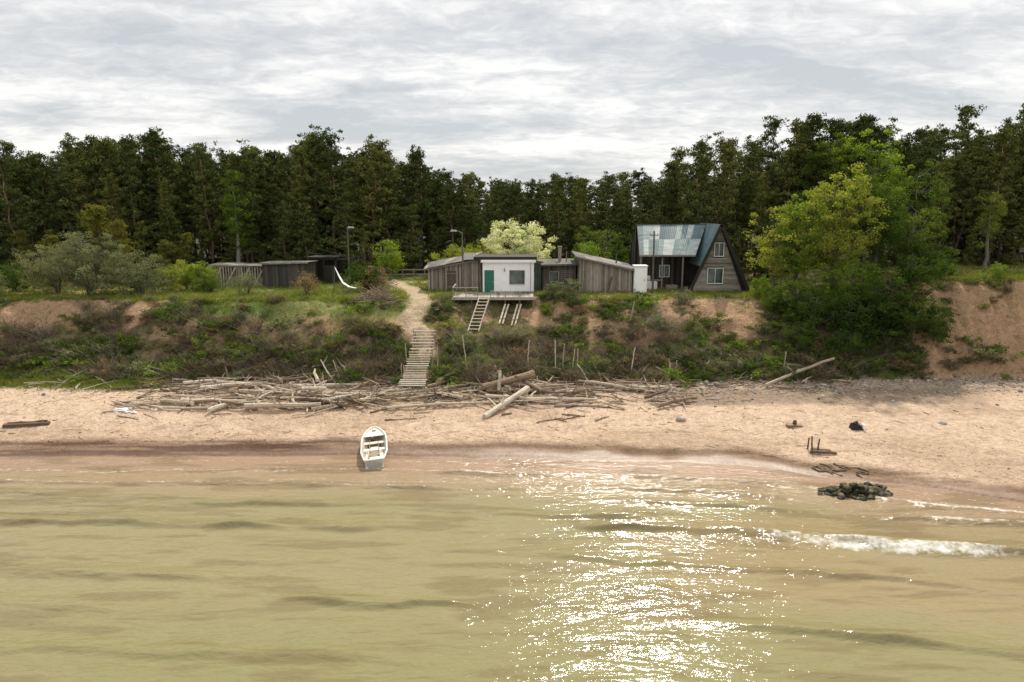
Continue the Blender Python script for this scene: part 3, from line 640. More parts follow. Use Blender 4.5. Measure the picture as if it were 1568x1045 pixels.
for (x,y,h,lx,r) in [(-3.4,51.6,3.0,-.35,.05),(1.2,52,2.4,.1,.05),(3.35,52,2.5,-.05,.06),(3.9,52.2,2.1,.15,.05),(4.6,52.2,1.9,.25,.04),(5.0,52.2,1.9,.1,.05),(9.1,52,2.3,.35,.045),(9.9,57.5,1.8,.35,.06),(-8.3,50.6,1.3,0,.05),(-5.7,51,1.4,.1,.05),(-8.2,52.6,1.5,-.1,.05),(-5.8,53,1.3,-.05,.045),(-12.4,51,1.2,.1,.05),(12.8,52.5,.9,0,.05),(21.3,53,1.4,.2,.05)]:
    z=zf(x,y); log(poles,(x,y,z-.2),(x+lx,y+.2,z+h),r,r*.8,t=random.uniform(.6,1),bend=.02,n=6)
poles.build('old_wooden_posts',[M_drift])
br=MB()
for i in range(300):
    a=random.uniform(0,6.28); x=-11.8+random.gauss(0,1.0); y=60.2+random.gauss(0,.6); z=zf(x,y)+random.uniform(0,.95)*math.exp(-((x+11.8)/1.5)**2); L=random.uniform(.5,1.8)
    log(br,(x,y,z),(x+math.cos(a)*L*.7,y+math.sin(a)*L*.4,z+random.uniform(-.1,.5)),.025,.012,t=random.random()*.8,n=4)
br.build('brushwood_pile',[M_drift])

# ------------------------------------------------------------ beach stairs
e=empty('wooden_beach_stairs')
mb=MB(); SP=[Vector((p[0],p[1],0)) for p in STAIR]; zz=[1.45,2.15,3.1,4.55]
for i in range(4): SP[i].z=max(zz[i],zf(SP[i].x,SP[i].y))+.15
for k in range(3):
    a,b=SP[k],SP[k+1]
    for sx in (-.72,.72): mb.beam(a+Vector((sx,0,-.07)),b+Vector((sx,0,-.07)),.10,.14,0,.4)
mb.build('stringers',[M_drift],e)
mb=MB(); tot=24
for i in range(tot):
    f=i/(tot-1)*3; k=min(2,int(f)); p=SP[k].lerp(SP[k+1],f-k); w=random.uniform(.78,.92)+(.12 if i<4 else 0)
    o=random.uniform(-.05,.05); mb.hexa([(p.x-w+o,p.y-.1,p.z),(p.x+w+o,p.y-.1+random.uniform(-.03,.03),p.z),(p.x+w+o,p.y+.07,p.z),(p.x-w+o,p.y+.07,p.z),(p.x-w+o,p.y-.1,p.z+.05),(p.x+w+o,p.y-.1,p.z+.05),(p.x+w+o,p.y+.07,p.z+.05),(p.x-w+o,p.y+.07,p.z+.05)],0,random.uniform(.6,1))
mb.build('treads',[M_drift],e)
mb=MB()
for k in (0,1,2,3):
    for sx in (-.85,.85):
        p=SP[k]; mb.beam((p.x+sx,p.y,p.z-.9),(p.x+sx*1.05,p.y,p.z+random.uniform(.1,.6)),.09,.09,0,.6)
mb.build('posts',[M_drift],e)

# ------------------------------------------------------------ boat
e=empty('rowing_boat'); Lb=4.75
def bw(s): return .72*min(1,(.74+1.1*s))*(1-max(0,(s-.55)/.45)**2.6*.82)
def gun(s): return .62+.22*s**2
def keel(s): return .02+.30*max(0,(s-.7)/.3)**2
def hull(off,zoff,flat):
    V=[];F=[];ns=26;na=15
    for i in range(ns):
        s=i/(ns-1)
        for j in range(na):
            a=-1+2*j/(na-1); A=abs(a); b=bw(s)-off
            x=math.copysign(b*min(1,(A**.62)),a) if A>0 else 0
            z=(keel(s)+zoff)+(gun(s)-keel(s)-zoff)*(max(0,(A-flat)/(1-flat))**1.7)
            V.append((x,(s*(Lb-off*2)+off),z))
    for i in range(ns-1):
        for j in range(na-1):
            q0=i*na+j; F.append([q0,q0+1,q0+na+1,q0+na])
    return V,F,ns,na
def boatmesh(name,V,F,t):
    me=npmesh(name,np.array(V),np.array(F),smooth=True,tint=np.full(len(F),t)); me.materials.append(M_boat); return obj(name,me,(),e)
V,F,ns,na=hull(0,0,.25); boatmesh('hull',V,F,.95)
V2,F2,_,_=hull(.06,.13,.45); boatmesh('inner_hull',V2,F2,.42)
mb=MB()
mb.V+=[V[j] for j in range(na)]; mb.f(list(range(na)),0,.9)
mb.box(-.5,.5,.0,.07,.1,.62,0,.85)
for sgn in (0,na-1):
    mb.tube([Vector(V[i*na+sgn])+Vector((0,0,.01)) for i in range(ns)],[.05]*ns,6,0,1)
mb.tube([Vector(V[(ns-1)*na]),Vector(V[(ns-1)*na+na-1])],[.05,.05],6,0,1)
mb.tube([Vector(V[0]),Vector(V[na-1])],[.045,.045],6,0,1)
mb.build('gunwale',[M_boat],e)
mb=MB()
def thw(s,w,z,t): b=bw(s+.02)-.07; mb.box(-b,b,s*Lb-w/2,s*Lb+w/2,z-.04,z,0,t)
thw(.10,.55,.48,.95); thw(.42,.30,.46,1); thw(.64,.30,.48,.85)
mb.box(-.18,.18,.19*Lb,.38*Lb,.12,.42,0,.0); mb.box(-.24,.24,.47*Lb,.60*Lb,.14,.30,0,.9); mb.box(-.5,-.3,.2*Lb,.38*Lb,.14,.3,0,.95); mb.box(.3,.5,.2*Lb,.38*Lb,.14,.3,0,.95)
dk=[(bw(s)-.03) for s in (.74,.82,.91,1)]; ss=(.74,.82,.91,.995)
for k in range(3):
    mb.hexa([(-dk[k],ss[k]*Lb,gun(ss[k])-.05),(dk[k],ss[k]*Lb,gun(ss[k])-.05),(dk[k+1],ss[k+1]*Lb,gun(ss[k+1])-.05),(-dk[k+1],ss[k+1]*Lb,gun(ss[k+1])-.05),(-dk[k],ss[k]*Lb,gun(ss[k])-.02),(dk[k],ss[k]*Lb,gun(ss[k])-.02),(dk[k+1],ss[k+1]*Lb,gun(ss[k+1])-.02),(-dk[k+1],ss[k+1]*Lb,gun(ss[k+1])-.02)],0,.8)
mb.box(-.12,.12,.88*Lb,.93*Lb,.8,.83,0,.2)
mb.build('thwarts',[M_boat],e)
mb=MB(); mb.tube([(-.3,.8,.50),(-.25,3.3,.55)],[.02,.02],5,0,.5); mb.hexa([(-.37,.5,.49),(-.23,.5,.49),(-.25,.95,.5),(-.35,.95,.5),(-.37,.5,.52),(-.23,.5,.52),(-.25,.95,.53),(-.35,.95,.53)],0,.5); mb.tube([(.28,.9,.50),(.22,3.1,.55)],[.02,.02],5,0,.4); mb.build('oars',[M_drift],e)
e.location=(-7.6,36.5,zf(-7.9,37.7)-.02); e.rotation_euler=(math.radians(2),math.radians(-4),math.atan2(.85,4.5))

# ------------------------------------------------------------ buildings
def window(par,x0,x1,y,z0,z1,fm,fr=.07,mull=True,name='window'):
    mb=MB(); mb.box(x0,x1,y+.02,y+.03,z0,z1,1,.5)
    for a in ((x0-fr,x0,z0-fr,z1+fr),(x1,x1+fr,z0-fr,z1+fr)): mb.box(a[0],a[1],y-.04,y+.05,a[2],a[3],0,.9)
    mb.box(x0,x1,y-.04,y+.05,z1,z1+fr,0,.9); mb.box(x0,x1,y-.06,y+.05,z0-fr,z0,0,.9)
    if mull: mb.box((x0+x1)/2-.02,(x0+x1)/2+.02,y-.02,y+.018,z0,z1,0,.7)
    mb.build(name,[fm,M_glass],par)
G=6.5
e=empty('grey_plank_shed')
mb=MB(); mb.planks((-8.1,67),(-3.0,67),G-.1,8.65,9.55,tr=(.2,1)); mb.planks((-8.1,71),(-8.1,67),G-.1,8.65,8.65,tr=(.2,.8)); mb.planks((-3.0,67),(-3.0,71),G-.1,9.55,9.55); mb.planks((-3,71),(-8.1,71),G-.1,9.55,8.65); mb.build('walls',[M_wood],e)
mb=MB(); mb.corr((-3.0,71.6,10.0),(-8.6,71.4,8.95),(-8.5,66.5,8.66),(-4.6,66.5,9.45),26,.03,0,4,(.0,1)); mb.corr((-4.9,71.4,9.95),(-2.4,71.4,9.8),(-2.4,66.6,9.62),(-4.7,66.6,9.5),12,.03,0,4,(.0,.3)); mb.beam((-8.5,66.55,8.6),(-2.6,66.55,9.6),.05,.14,0,.3); mb.build('roof',[M_felt],e)
mb=MB(); mb.box(-6.3,-5.4,66.93,66.96,G,8.45,0,.15); mb.beam((-6.3,66.9,8.2),(-5.4,66.9,8.2),.04,.08,0,.6); mb.beam((-6.3,66.9,6.9),(-5.4,66.9,6.9),.04,.08,0,.6); mb.build('door',[M_wood],e)
e=empty('white_cabin')
mb=MB()
x0,x1,y0,y1,zt=-2.75,2.05,65.0,68.6,9.42; dx0,dx1,wx0,wx1=-2.6,-1.68,-.2,1.15
def pan(a,b,c,d):
    n=max(1,int((b-a)/.6)); w=(b-a)/n
    for i in range(n): mb.box(a+i*w,a+(i+1)*w-.006,y0,y0+.08,c,d,0,random.uniform(.6,1))
pan(x0,dx0,G,zt);pan(dx0,dx1,8.68,zt);pan(dx1,wx0,G,zt);pan(wx0,wx1,G,7.4);pan(wx0,wx1,8.62,zt);pan(wx1,x1,G,zt)
mb.box(x1-.08,x1,y0+.085,y1,G,zt,0,.7); mb.box(x0,x0+.08,y0+.085,y1,G,zt,0,.7); mb.box(x0+.085,x1-.085,y1-.08,y1,G,zt,0,.6)
mb.box(dx0-.06,dx0,y0-.03,y0-.003,G+.1,8.74,0,1);mb.box(dx1,dx1+.06,y0-.03,y0-.003,G+.1,8.74,0,1);mb.box(dx0,dx1,y0-.03,y0-.003,8.68,8.74,0,1)
mb.build('walls',[M_white],e)
mb=MB(); mb.box(x0-.15,x1+.15,y0-.12,y1+.3,zt+.06,zt+.16,0,.4); mb.box(x0-.17,x1+.17,y0-.17,y0-.13,zt-.02,zt+.18,1,1); mb.box(x0-.9,x1+.3,y0+1.2,y1+1.6,zt+.17,zt+.42,2,.3); mb.build('roof',[M_felt,M_white,M_dark],e)
mb=MB(); mb.box(dx0+.003,dx1-.003,y0+.02,y0+.06,G+.05,8.66,0,.7)
for zz0 in (6.75,7.7): mb.box(dx0+.12,dx1-.12,y0+.005,y0+.019,zz0,zz0+.8,0,.2)
mb.box(dx1-.12,dx1-.06,y0-.03,y0+.01,7.5,7.6,1,1); mb.build('door',[M_green,M_grey],e)
window(e,wx0,wx1,y0,7.4,8.62,M_wood,.06)
mb=MB(); mb.planks((2.15,66.2),(2.75,66.2),G-.6,9.3,9.25,m=0); mb.planks((2.75,66.2),(2.75,70),G-.6,9.25,9.25); mb.beam((2.0,66.1,9.4),(2.95,66.1,9.33),.1,.16,0,.6); mb.build('annex_boards',[M_dgreen],e)
mb=MB(); mb.box(-.75,-.65,64.9,64.99,8.55,8.85,0,.2); mb.tube([(1.75,64.9,G),(1.75,64.9,9.4)],[.03,.03],6,0,.3); mb.build('drainpipe',[M_grey],e)
e=empty('wooden_deck')
mb=MB(); n=26
for i in range(n):
    xa=-5.3+i*(7.3/n); mb.box(xa,xa+7.3/n-.015,61.2,64.9,G+.06,G+.1,0,random.uniform(.5,1))
mb.box(-5.35,2.05,61.12,61.19,G-.16,G+.09,0,1); mb.box(-5.3,2.0,62.9,63.0,G-.1,G+.055,0,.3)
mb.build('boards',[M_wood],e)
mb=MB()
for x in (-5.2,-3.6,-2.0,-.6,.7,1.9):
    for y in (61.4,63.6): mb.beam((x,y,zf(x,y)-.4),(x,y,G+.05),.12,.12,0,.5)
for x in (-5.25,-4.1,-3.05): mb.beam((x,61.3,G+.1),(x,61.3,G+.95),.07,.07,0,.7)
mb.beam((-5.3,61.3,G+.93),(-3.0,61.3,G+.93),.09,.05,0,.9); mb.beam((-5.3,61.3,G+.5),(-3.0,61.3,G+.5),.04,.1,0,.8)
mb.beam((-5.25,64.6,G+.1),(-5.25,64.6,G+.95),.07,.07,0,.7); mb.beam((-5.25,61.3,G+.93),(-5.25,64.6,G+.93),.09,.05,0,.9)
for x in (-1.9,-.6,.7,1.9): mb.beam((x,61.3,G+.1),(x,61.3,G+.6),.07,.07,0,.7)
mb.beam((-1.9,61.3,G+.62),(1.95,61.3,G+.62),.12,.05,0,.95); mb.build('railing',[M_wood],e)
mb=MB(); a=Vector((-2.45,61.15,G+.05)); b=Vector((-3.25,57.3,zf(-3.25,57.3)+.15))
for sx in (-.45,.45): mb.beam(a+Vector((sx,0,0)),b+Vector((sx,0,0)),.07,.18,0,.9)
for i in range(10): p=a.lerp(b,(i+.5)/10); mb.beam(p+Vector((-.42,0,.05)),p+Vector((.42,0,.05)),.20,.04,0,random.uniform(.8,1))
mb.build('steps',[M_drift],e)
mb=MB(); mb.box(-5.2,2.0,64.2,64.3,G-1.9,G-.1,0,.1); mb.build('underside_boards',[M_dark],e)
e=empty('leaning_planks'); mb=MB()
for (x,dx) in ((-.6,-.5),(.5,-.55)):
    za=max(zf(x,60.9)+.35,G-.5); zb_=zf(x+dx,58.4)+.15
    for k in (0,.3): mb.beam((x+k,60.9,za),(x+k+dx,58.4,zb_),.14,.05,0,random.uniform(.7,1))
    for j in range(2): f=(j+.5)/2; mb.beam((x+dx*f-.05,60.9-2.5*f,za*(1-f)+zb_*f+.05),(x+dx*f+.4,60.9-2.5*f,za*(1-f)+zb_*f+.05),.07,.04,0,.5)
mb.build('planks',[M_drift],e)
e=empty('dark_plank_shed')
mb=MB(); mb.planks((2.95,67.5),(6.2,67.5),G-.1,8.95,9.05,tr=(.0,.45)); mb.planks((2.95,71),(2.95,67.5),G-.1,8.95,8.95); mb.planks((6.2,67.5),(6.2,71),G-.1,9.0,9.0); mb.planks((6.2,71),(2.95,71),G-.1,9.0,8.95); mb.build('walls',[M_wood],e)
mb=MB(); mb.corr((2.6,71.5,9.25),(6.3,71.5,9.35),(6.3,67.0,9.12),(2.6,67.0,9.0),16,.02,0,4,(0,.3)); mb.beam((2.6,67.0,8.95),(6.3,67.0,9.06),.05,.16,0,.2); mb.build('roof',[M_felt],e)
window(e,3.7,4.5,67.42,7.4,8.3,M_wood,.06,False)
mb=MB()
for i in range(8): mb.beam((4.8+i*.16,67.38,7.5),(4.8+i*.16+.02,67.38,8.5),.03,.03,0,.8)
for i in range(6): mb.beam((4.75,67.35,7.5+i*.19),(6.0,67.35,7.5+i*.19),.03,.03,0,.8)
mb.build('lattice',[M_wood],e)
mb=MB(); mb.box(4.6,4.92,69.2,69.52,9.0,10.6,0,.7); mb.box(4.55,4.97,69.15,69.57,10.6,10.7,0,.9); mb.tube([(5.4,69,9.1),(5.4,69,10.2)],[.06,.06],6,0,.1); mb.build('chimney',[M_brick],e)
e=empty('light_plank_shed')
mb=MB(); mb.planks((6.4,65.8),(11.4,65.8),G-.15,9.75,8.6,tr=(.4,1),z0b=G-.1); mb.planks((6.4,70),(6.4,65.8),G-.1,9.85,9.75,tr=(.1,.6)); mb.planks((11.4,65.8),(11.4,70),G-.1,8.6,8.7); mb.planks((11.4,70),(6.4,70),G-.1,8.7,9.85); mb.build('walls',[M_wood],e)
mb=MB(); mb.corr((6.1,70.6,10.15),(11.8,70.6,8.9),(11.8,65.4,8.66),(6.1,65.4,9.92),30,.02,0,5,(.0,.9)); mb.beam((6.1,65.42,9.85),(11.8,65.42,8.58),.05,.15,0,.5); mb.beam((6.05,65.4,9.87),(6.05,70.5,10.08),.06,.14,0,.3); mb.build('roof',[M_felt],e)
mb=MB(); mb.beam((6.0,65.3,G-.1),(6.45,65.6,9.4),.06,.1,0,.2); mb.tube([(6.7,65.2,G),(6.9,65.7,8.6)],[.03,.03],5,0,.2); mb.tube([(10.2,68,8.9),(10.2,68,10.0)],[.07,.07],8,0,.1); mb.beam((9.0,65.3,G-.1),(9.5,65.7,8.0),.05,.12,0,.1); mb.build('leaning_boards',[M_wood],e)
e=empty('white_outhouse')
mb=MB(); mb.box(11.55,12.75,65.3,66.4,G-.05,9.0,0,.8); mb.box(11.5,12.8,65.2,66.5,9.0,9.08,0,.2); mb.box(11.7,12.6,65.27,65.297,G+.1,8.85,0,1); mb.box(12.45,12.5,65.23,65.268,7.6,7.8,1,.2); mb.build('body',[M_white,M_grey],e)

e=empty('a_frame_house')
ax,ay0,ay1,az=19.75,66.4,73.5,12.85; hw=2.75; zb=6.5
def xl(z): return hw*(az-z)/(az-zb)
mb=MB(); z=zb
WN=[(18.75,20.35,7.2,8.8),(19.3,20.3,9.8,11.2)]
while z<az-.15:
    z1=min(z+.17,az-.1); h0=xl(z)*.97; h1=xl(z1)*.97
    segs=[(-h0,h0,-h1,h1)]
    for (wa,wb,wc,wd) in WN:
        if z1>wc-.02 and z<wd+.02: segs=[(-h0,wa-ax,-h1,wa-ax),(wb-ax,h0,wb-ax,h1)]
    for (a0,b0,a1,b1) in segs:
        if b0-a0<.05 or b1<a1: continue
        t=random.uniform(.2,1); yy_=ay0+.3
        mb.hexa([(ax+a0,yy_-.03,z),(ax+b0,yy_-.03,z),(ax+b0,yy_+.03,z),(ax+a0,yy_+.03,z),(ax+a1,yy_-.005,z1-.01),(ax+b1,yy_-.005,z1-.01),(ax+b1,yy_+.03,z1-.01),(ax+a1,yy_+.03,z1-.01)],0,t)
    z=z1
mb.hexa([(ax-hw,ay1-.1,zb),(ax+hw,ay1-.1,zb),(ax+hw,ay1,zb),(ax-hw,ay1,zb),(ax-.02,ay1-.1,az),(ax+.02,ay1-.1,az),(ax+.02,ay1,az),(ax-.02,ay1,az)],0,.3)
mb.build('gable_walls',[M_wood_h],e)
for (wa,wb,wc,wd) in WN: window(e,wa+.09,wb-.09,ay0+.24,wc+.09,wd-.09,M_white,.06,True)
mb=MB()
mb.corr((ax,ay0-.35,az+.05),(ax,ay1+.3,az+.05),(ax-hw*.62,ay1+.3,az-(az-zb)*.62),(ax-hw*.62,ay0-.35,az-(az-zb)*.62),20,.025,0,4,(.0,.3))
mb.corr((ax,ay0-.35,az+.05),(ax,ay1+.3,az+.05),(ax+hw*1.22,ay1+.3,az-(az-zb)*1.16),(ax+hw*1.22,ay0-.35,az-(az-zb)*1.16),20,.025,0,4,(0,.5))
mb.build('roof_slopes',[M_metal],e)
mb=MB()
mb.beam((ax,ay0-.36,az+.02),(ax+hw*1.24,ay0-.36,az-(az-zb)*1.16),.07,.30,0,.2); mb.beam((ax,ay0-.36,az+.02),(ax-hw*1.0,ay0-.36,zb),.07,.30,0,.2)
mb.hexa([(ax+hw*.98,ay0-.1,zb-.6),(ax+hw*1.2,ay0-.1,zb-.9),(ax+hw*1.2,ay1,zb-.5),(ax+hw*.98,ay1,zb-.5),(ax+.03,ay0-.1,az-.1),(ax+.2,ay0-.1,az-.15),(ax+.2,ay1,az-.15),(ax+.03,ay1,az-.1)],0,.0)
mb.beam((18.3,ay0+.1,9.2),(21.2,ay0+.1,9.2),.05,.12,0,.9)
mb.build('barge_boards',[M_dark],e)
mb=MB(); mb.corr((12.7,71.2,12.75),(ax-.05,71.2,12.8),(ax-2.0,67.3,9.95),(12.3,67.3,9.95),36,.03,0,3,(0,1)); mb.build('wing_roof',[M_metal],e)
mb=MB(); mb.beam((12.6,71.2,12.77),(ax,71.2,12.81),.16,.08,0,.1); mb.beam((12.3,67.28,9.88),(ax-2.0,67.28,9.88),.06,.16,0,.6); mb.beam((12.35,67.3,9.88),(12.7,71.2,12.67),.06,.18,0,.3)
for x in (12.5,14.6,16.6): mb.beam((x,67.5,G-.1),(x,67.5,9.85),.13,.13,0,.5)
mb.beam((12.5,67.5,7.5),(14.6,67.5,7.5),.05,.1,0,.7)
mb.build('porch_frame',[M_wood],e)
mb=MB(); mb.planks((12.5,70.4),(17.6,70.4),G,11.6,11.8,m=0,tr=(0,.9)); mb.planks((12.6,74),(12.6,71.2),G,10,12.5,m=0); mb.hexa([(12.6,71.3,12.6),(ax,71.3,12.65),(ax,75,9.5),(12.6,75,9.5),(12.6,71.35,12.66),(ax,71.35,12.7),(ax,75,9.56),(12.6,75,9.56)],0,.1); mb.box(12.6,18,74.5,74.6,G,9.8,0,.2); mb.build('wing_walls',[M_dark],e)
window(e,15.0,15.9,70.30,7.6,8.7,M_white,.07)
mb=MB(); mb.box(13.0,14.4,68.5,69.2,G,G+.75,0,.8); mb.box(13.1,13.7,68.6,69.1,G+.76,G+1.3,0,.3); mb.box(15.2,16.3,68.0,68.6,G,G+.45,1,.6); mb.box(16.4,16.8,65.9,66.2,G,G+.5,1,.2); mb.build('porch_clutter',[M_white,M_wood],e)

e=empty('lattice_woodshed')
mb=MB(); mb.planks((-31,71),(-25.3,71),G-.1,8.55,8.5,w=.26,gap=.13,tr=(.5,1))
for i in range(4): mb.beam((-30.8+i*1.45,70.93,G+.1),(-29.7+i*1.45,70.93,8.5),.04,.14,0,1)
mb.beam((-31.1,70.95,8.6),(-25.2,70.95,8.6),.08,.12,0,.8); mb.planks((-31,73.5),(-31,71),G-.1,8.6,8.55,w=.3,gap=.15); mb.build('slats',[M_wood],e)
mb=MB(); mb.corr((-31.2,73.6,8.75),(-25.1,73.6,8.72),(-25.1,70.8,8.65),(-31.2,70.8,8.68),24,.02,0,4,(0,.6)); mb.build('roof',[M_felt],e)
e=empty('black_shed')
mb=MB(); mb.planks((-25.2,70),(-20.8,70),G-.1,8.85,8.95,tr=(.4,1)); mb.planks((-20.8,70),(-20.8,73.5),G-.1,8.95,8.8); mb.planks((-25.2,73.5),(-25.2,70),G-.1,8.8,8.85); mb.build('walls',[M_dark],e)
mb=MB(); mb.corr((-25.5,73.8,8.95),(-20.5,73.8,8.95),(-20.5,69.7,9.08),(-25.5,69.7,9.0),20,.02,0,4,(0,.3)); mb.beam((-25.5,69.68,8.92),(-20.5,69.68,9.02),.04,.14,0,.7); mb.build('roof',[M_felt],e)
e=empty('open_timber_shelter')
mb=MB()
for x in (-21.6,-20.2,-18.9,-17.2):
    for y in (74.5,77): mb.beam((x,y,G-.1),(x,y,9.1),.15,.15,0,.2)
mb.beam((-21.8,74.5,9.15),(-17.0,74.5,9.05),.15,.18,0,.3); mb.beam((-21.8,77,9.15),(-17.0,77,9.05),.15,.18,0,.3); mb.planks((-21.6,77),(-18.9,77),G-.1,9,9,tr=(0,.4)); mb.planks((-20.2,74.5),(-18.9,74.5),G-.1,8.4,8.4,tr=(0,.6)); mb.box(-21.9,-18.6,74.2,77.3,9.25,9.33,0,.3); mb.build('frame',[M_dark],e)
e=empty('yard_fence'); mb=MB()
for i in range(9):
    x=-15+i*1.25; y=79+.1*i; mb.beam((x,y,G-.1),(x,y,G+1.2),.09,.09,0,.6)
for z in (.55,1.05): mb.beam((-15,79,G+z),(-5,79.8,G+z),.04,.1,0,.9)
mb.build('rails',[M_wood],e)
e=empty('garden_fence'); mb=MB()
for i in range(7): mb.beam((23.4+i*.45,66.2-.3*i,zf(23.4+i*.45,66.2-.3*i)-.2),(23.4+i*.45,66.2-.3*i,zf(23.4+i*.45,66.2-.3*i)+.9),.1,.04,0,.5)
mb.build('pickets',[M_dark],e)
e=empty('hammock_chair')
mb=MB(); P=[(-16.6,65,8.95),(-16.2,64.9,8.1),(-15.8,64.7,7.5),(-15.2,64.5,7.15),(-14.5,64.3,7.05)]
for k in range(4):
    a=Vector(P[k]);b=Vector(P[k+1]); w0=[.08,.25,.34,.3,.1][k];w1=[.08,.25,.34,.3,.1][k+1]
    mb.hexa([a+Vector((0,-w0,0)),b+Vector((0,-w1,0)),b+Vector((0,w1,0)),a+Vector((0,w0,0)),a+Vector((.0,-w0,.03)),b+Vector((0,-w1,.03)),b+Vector((0,w1,.03)),a+Vector((0,w0,.03))],0,.8)
mb.build('canvas',[M_white],e)
mb=MB(); mb.tube([(-16.8,65,G-.1),(-16.6,65,9.1)],[.05,.04],6,0,.3); mb.tube([(-14.3,64.3,G-.1),(-14.45,64.3,7.1)],[.04,.04],6,0,.3); mb.tube([(-16.7,65,7.2),(-14.3,64.3,6.75)],[.03,.03],5,0,.5); mb.tube([(-15.9,64.3,G-.1),(-15.9,64.7,7.4)],[.03,.03],5,0,.5); mb.build('frame',[M_wood],e)

def lamp(x,y,h,arm,d=-1):
    e=empty('street_lamp'); z=zf(x,y); mb=MB(); mb.tube([(x,y,z-.2),(x,y,z+h*.6),(x,y,z+h)],[.09,.075,.055],8,0,.3); mb.build('pole',[M_wood],e)
    mb=MB(); mb.tube([(x,y,z+h-.15),(x+d*arm*.4,y-.05,z+h+.1),(x+d*arm,y-.1,z+h+.15)],[.03,.03,.03],6,0,.5)
    a=x+d*arm; mb.hexa([(a-.3,y-.22,z+h+.06),(a+.3,y-.22,z+h+.06),(a+.3,y+.02,z+h+.06),(a-.3,y+.02,z+h+.06),(a-.22,y-.18,z+h+.22),(a+.25,y-.18,z+h+.2),(a+.25,y-.02,z+h+.2),(a-.22,y-.02,z+h+.22)],0,1); mb.build('lamp_head',[M_grey],e)
lamp(-4.6,64.8,5.7,.8); lamp(-16.9,72,5.9,.35,1)
e=empty('utility_pole'); mb=MB(); mb.tube([(13.25,65,G-.2),(13.2,65,12.3)],[.1,.07],8,0,.15); mb.build('pole',[M_wood],e); mb=MB(); mb.beam((12.8,65,11.9),(13.6,65,11.9),.07,.07,0,.2); [mb.tube([(x,65,11.93),(x,65,12.1)],[.04,.03],6,0,.9) for x in (12.85,13.2,13.55)]; mb.build('crossarm',[M_wood],e)
mb=MB()
for (a,b) in (((-4.6,64.8,12.1),(13.2,65,12.0)),((-16.9,72,12.2),(-4.6,64.8,12.1))):
    a=Vector(a);b=Vector(b); mb.tube([a.lerp(b,i/10)-Vector((0,0,.55*math.sin(math.pi*i/10))) for i in range(11)],[.012]*11,4,0,.0)
mb.build('power_cable',[M_black])
e=empty('litter_bin'); mb=MB(); z=zf(-6.4,58.6); mb.tube([(-6.4,58.6,z-.1),(-6.4,58.6,z+.35),(-6.4,58.6,z+.75)],[.16,.19,.2],10,0,.4); mb.tube([(-6.4,58.6,z+.751),(-6.4,58.6,z+.8)],[.22,.2],10,0,.6); mb.build('body',[M_black],e)

# ------------------------------------------------------------ beach objects on the right
def rocks(name,cx,cy,rx,ry,n,smin,smax,mat,h=.3,seed=1):
    rs=np.random.RandomState(seed); a=rs.rand(n)*6.28; r=np.sqrt(rs.rand(n)); X=cx+np.cos(a)*r*rx; Y=cy+np.sin(a)*r*ry
    o=pebbles(name,X,Y,rs.uniform(smin,smax,n),mat,seed,.2); me=o.data
    co=np.empty(len(me.vertices)*3,np.float32); me.vertices.foreach_get('co',co); co=co.reshape(-1,3); rr=np.repeat((1-r)*h,24); co[:,2]+=rr*rs.uniform(.2,1,n).repeat(24); me.vertices.foreach_set('co',co.ravel()); me.update(); return o
rocks('algae_covered_rocks',17.2,33.0,1.95,.85,330,.08,.24,M_mossrock,.7,4)
rocks('algae_covered_rocks',18.6,33.8,.7,.35,40,.07,.2,M_mossrock,.35,6)
rocks('beach_boulder',11,43.3,.12,.05,1,.30,.32,M_rock,.0,18); rocks('beach_boulder',8.8,49.1,.1,.05,2,.45,.5,M_rock,.0,9); rocks('beach_boulder',27.3,42.2,.15,.05,1,.22,.24,M_rock,.0,10)
rocks('beach_boulder',22.5,49.5,1.2,.6,8,.12,.32,M_rock,.0,12); rocks('beach_boulder',14.5,50,.8,.4,6,.12,.3,M_rock,.0,13)
mb=MB(); z=zf(17.8,42)
mb.hexa([(17.35,41.9,z),(18.3,41.8,z),(18.35,42.2,z),(17.4,42.3,z),(17.3,41.85,z+.16),(18.25,41.8,z+.14),(18.3,42.2,z+.16),(17.4,42.3,z+.2)],0,.4); mb.tube([(17.85,42.05,z+.15),(17.88,42.05,z+.42)],[.13,.10],7,0,0); mb.tube([(17.6,41.6,z-.25),(17.55,41.5,z+.1)],[.03,.03],5,0,.1); mb.build('driftwood_stump',[M_drift])
mb=MB(); z=zf(17.6,38.3)
for (dx,dy,h,lx) in ((-.35,.3,.75,.05),(-.15,.1,.9,-.08),(.1,.0,.55,.05),(.2,.25,.7,.1)): mb.tube([(17.6+dx,38.3+dy,z-.2),(17.6+dx+lx,38.3+dy,z+h)],[.05,.04],6,0,.05)
log(mb,(17.2,38.1,z+.1),(18.6,37.8,z+.08),.11,.08,t=.1); log(mb,(17.5,38.5,z+.12),(18.5,38.3,z+.1),.06,.05,t=.5); mb.build('old_mooring_posts',[M_drift])
mb=MB()
for i in range(26):
    x=random.uniform(16.6,19.2); y=36.2-.35*(x-17)+random.gauss(0,.3); lying(mb,x,y,random.gauss(-.4,.5),random.uniform(.3,1.0),random.uniform(.03,.06),t=random.random()*.4)
mb.build('groyne_remains',[M_drift])
e=empty('abandoned_outboard_cover'); mb=MB(); z=zf(21.4,41.5); mb.hexa([(21.1,41.2,z),(21.85,41.2,z),(21.85,41.7,z),(21.1,41.7,z),(21.2,41.3,z+.3),(21.6,41.25,z+.28),(21.7,41.6,z+.3),(21.2,41.65,z+.34)],0,.3); mb.tube([(21.3,41.4,z+.3),(21.5,41.45,z+.45)],[.14,.09],8,0,.5); mb.box(21.75,21.9,41.15,41.45,z+.05,z+.32,1,.8); mb.build('body',[M_black,M_white],e)
mb=MB()
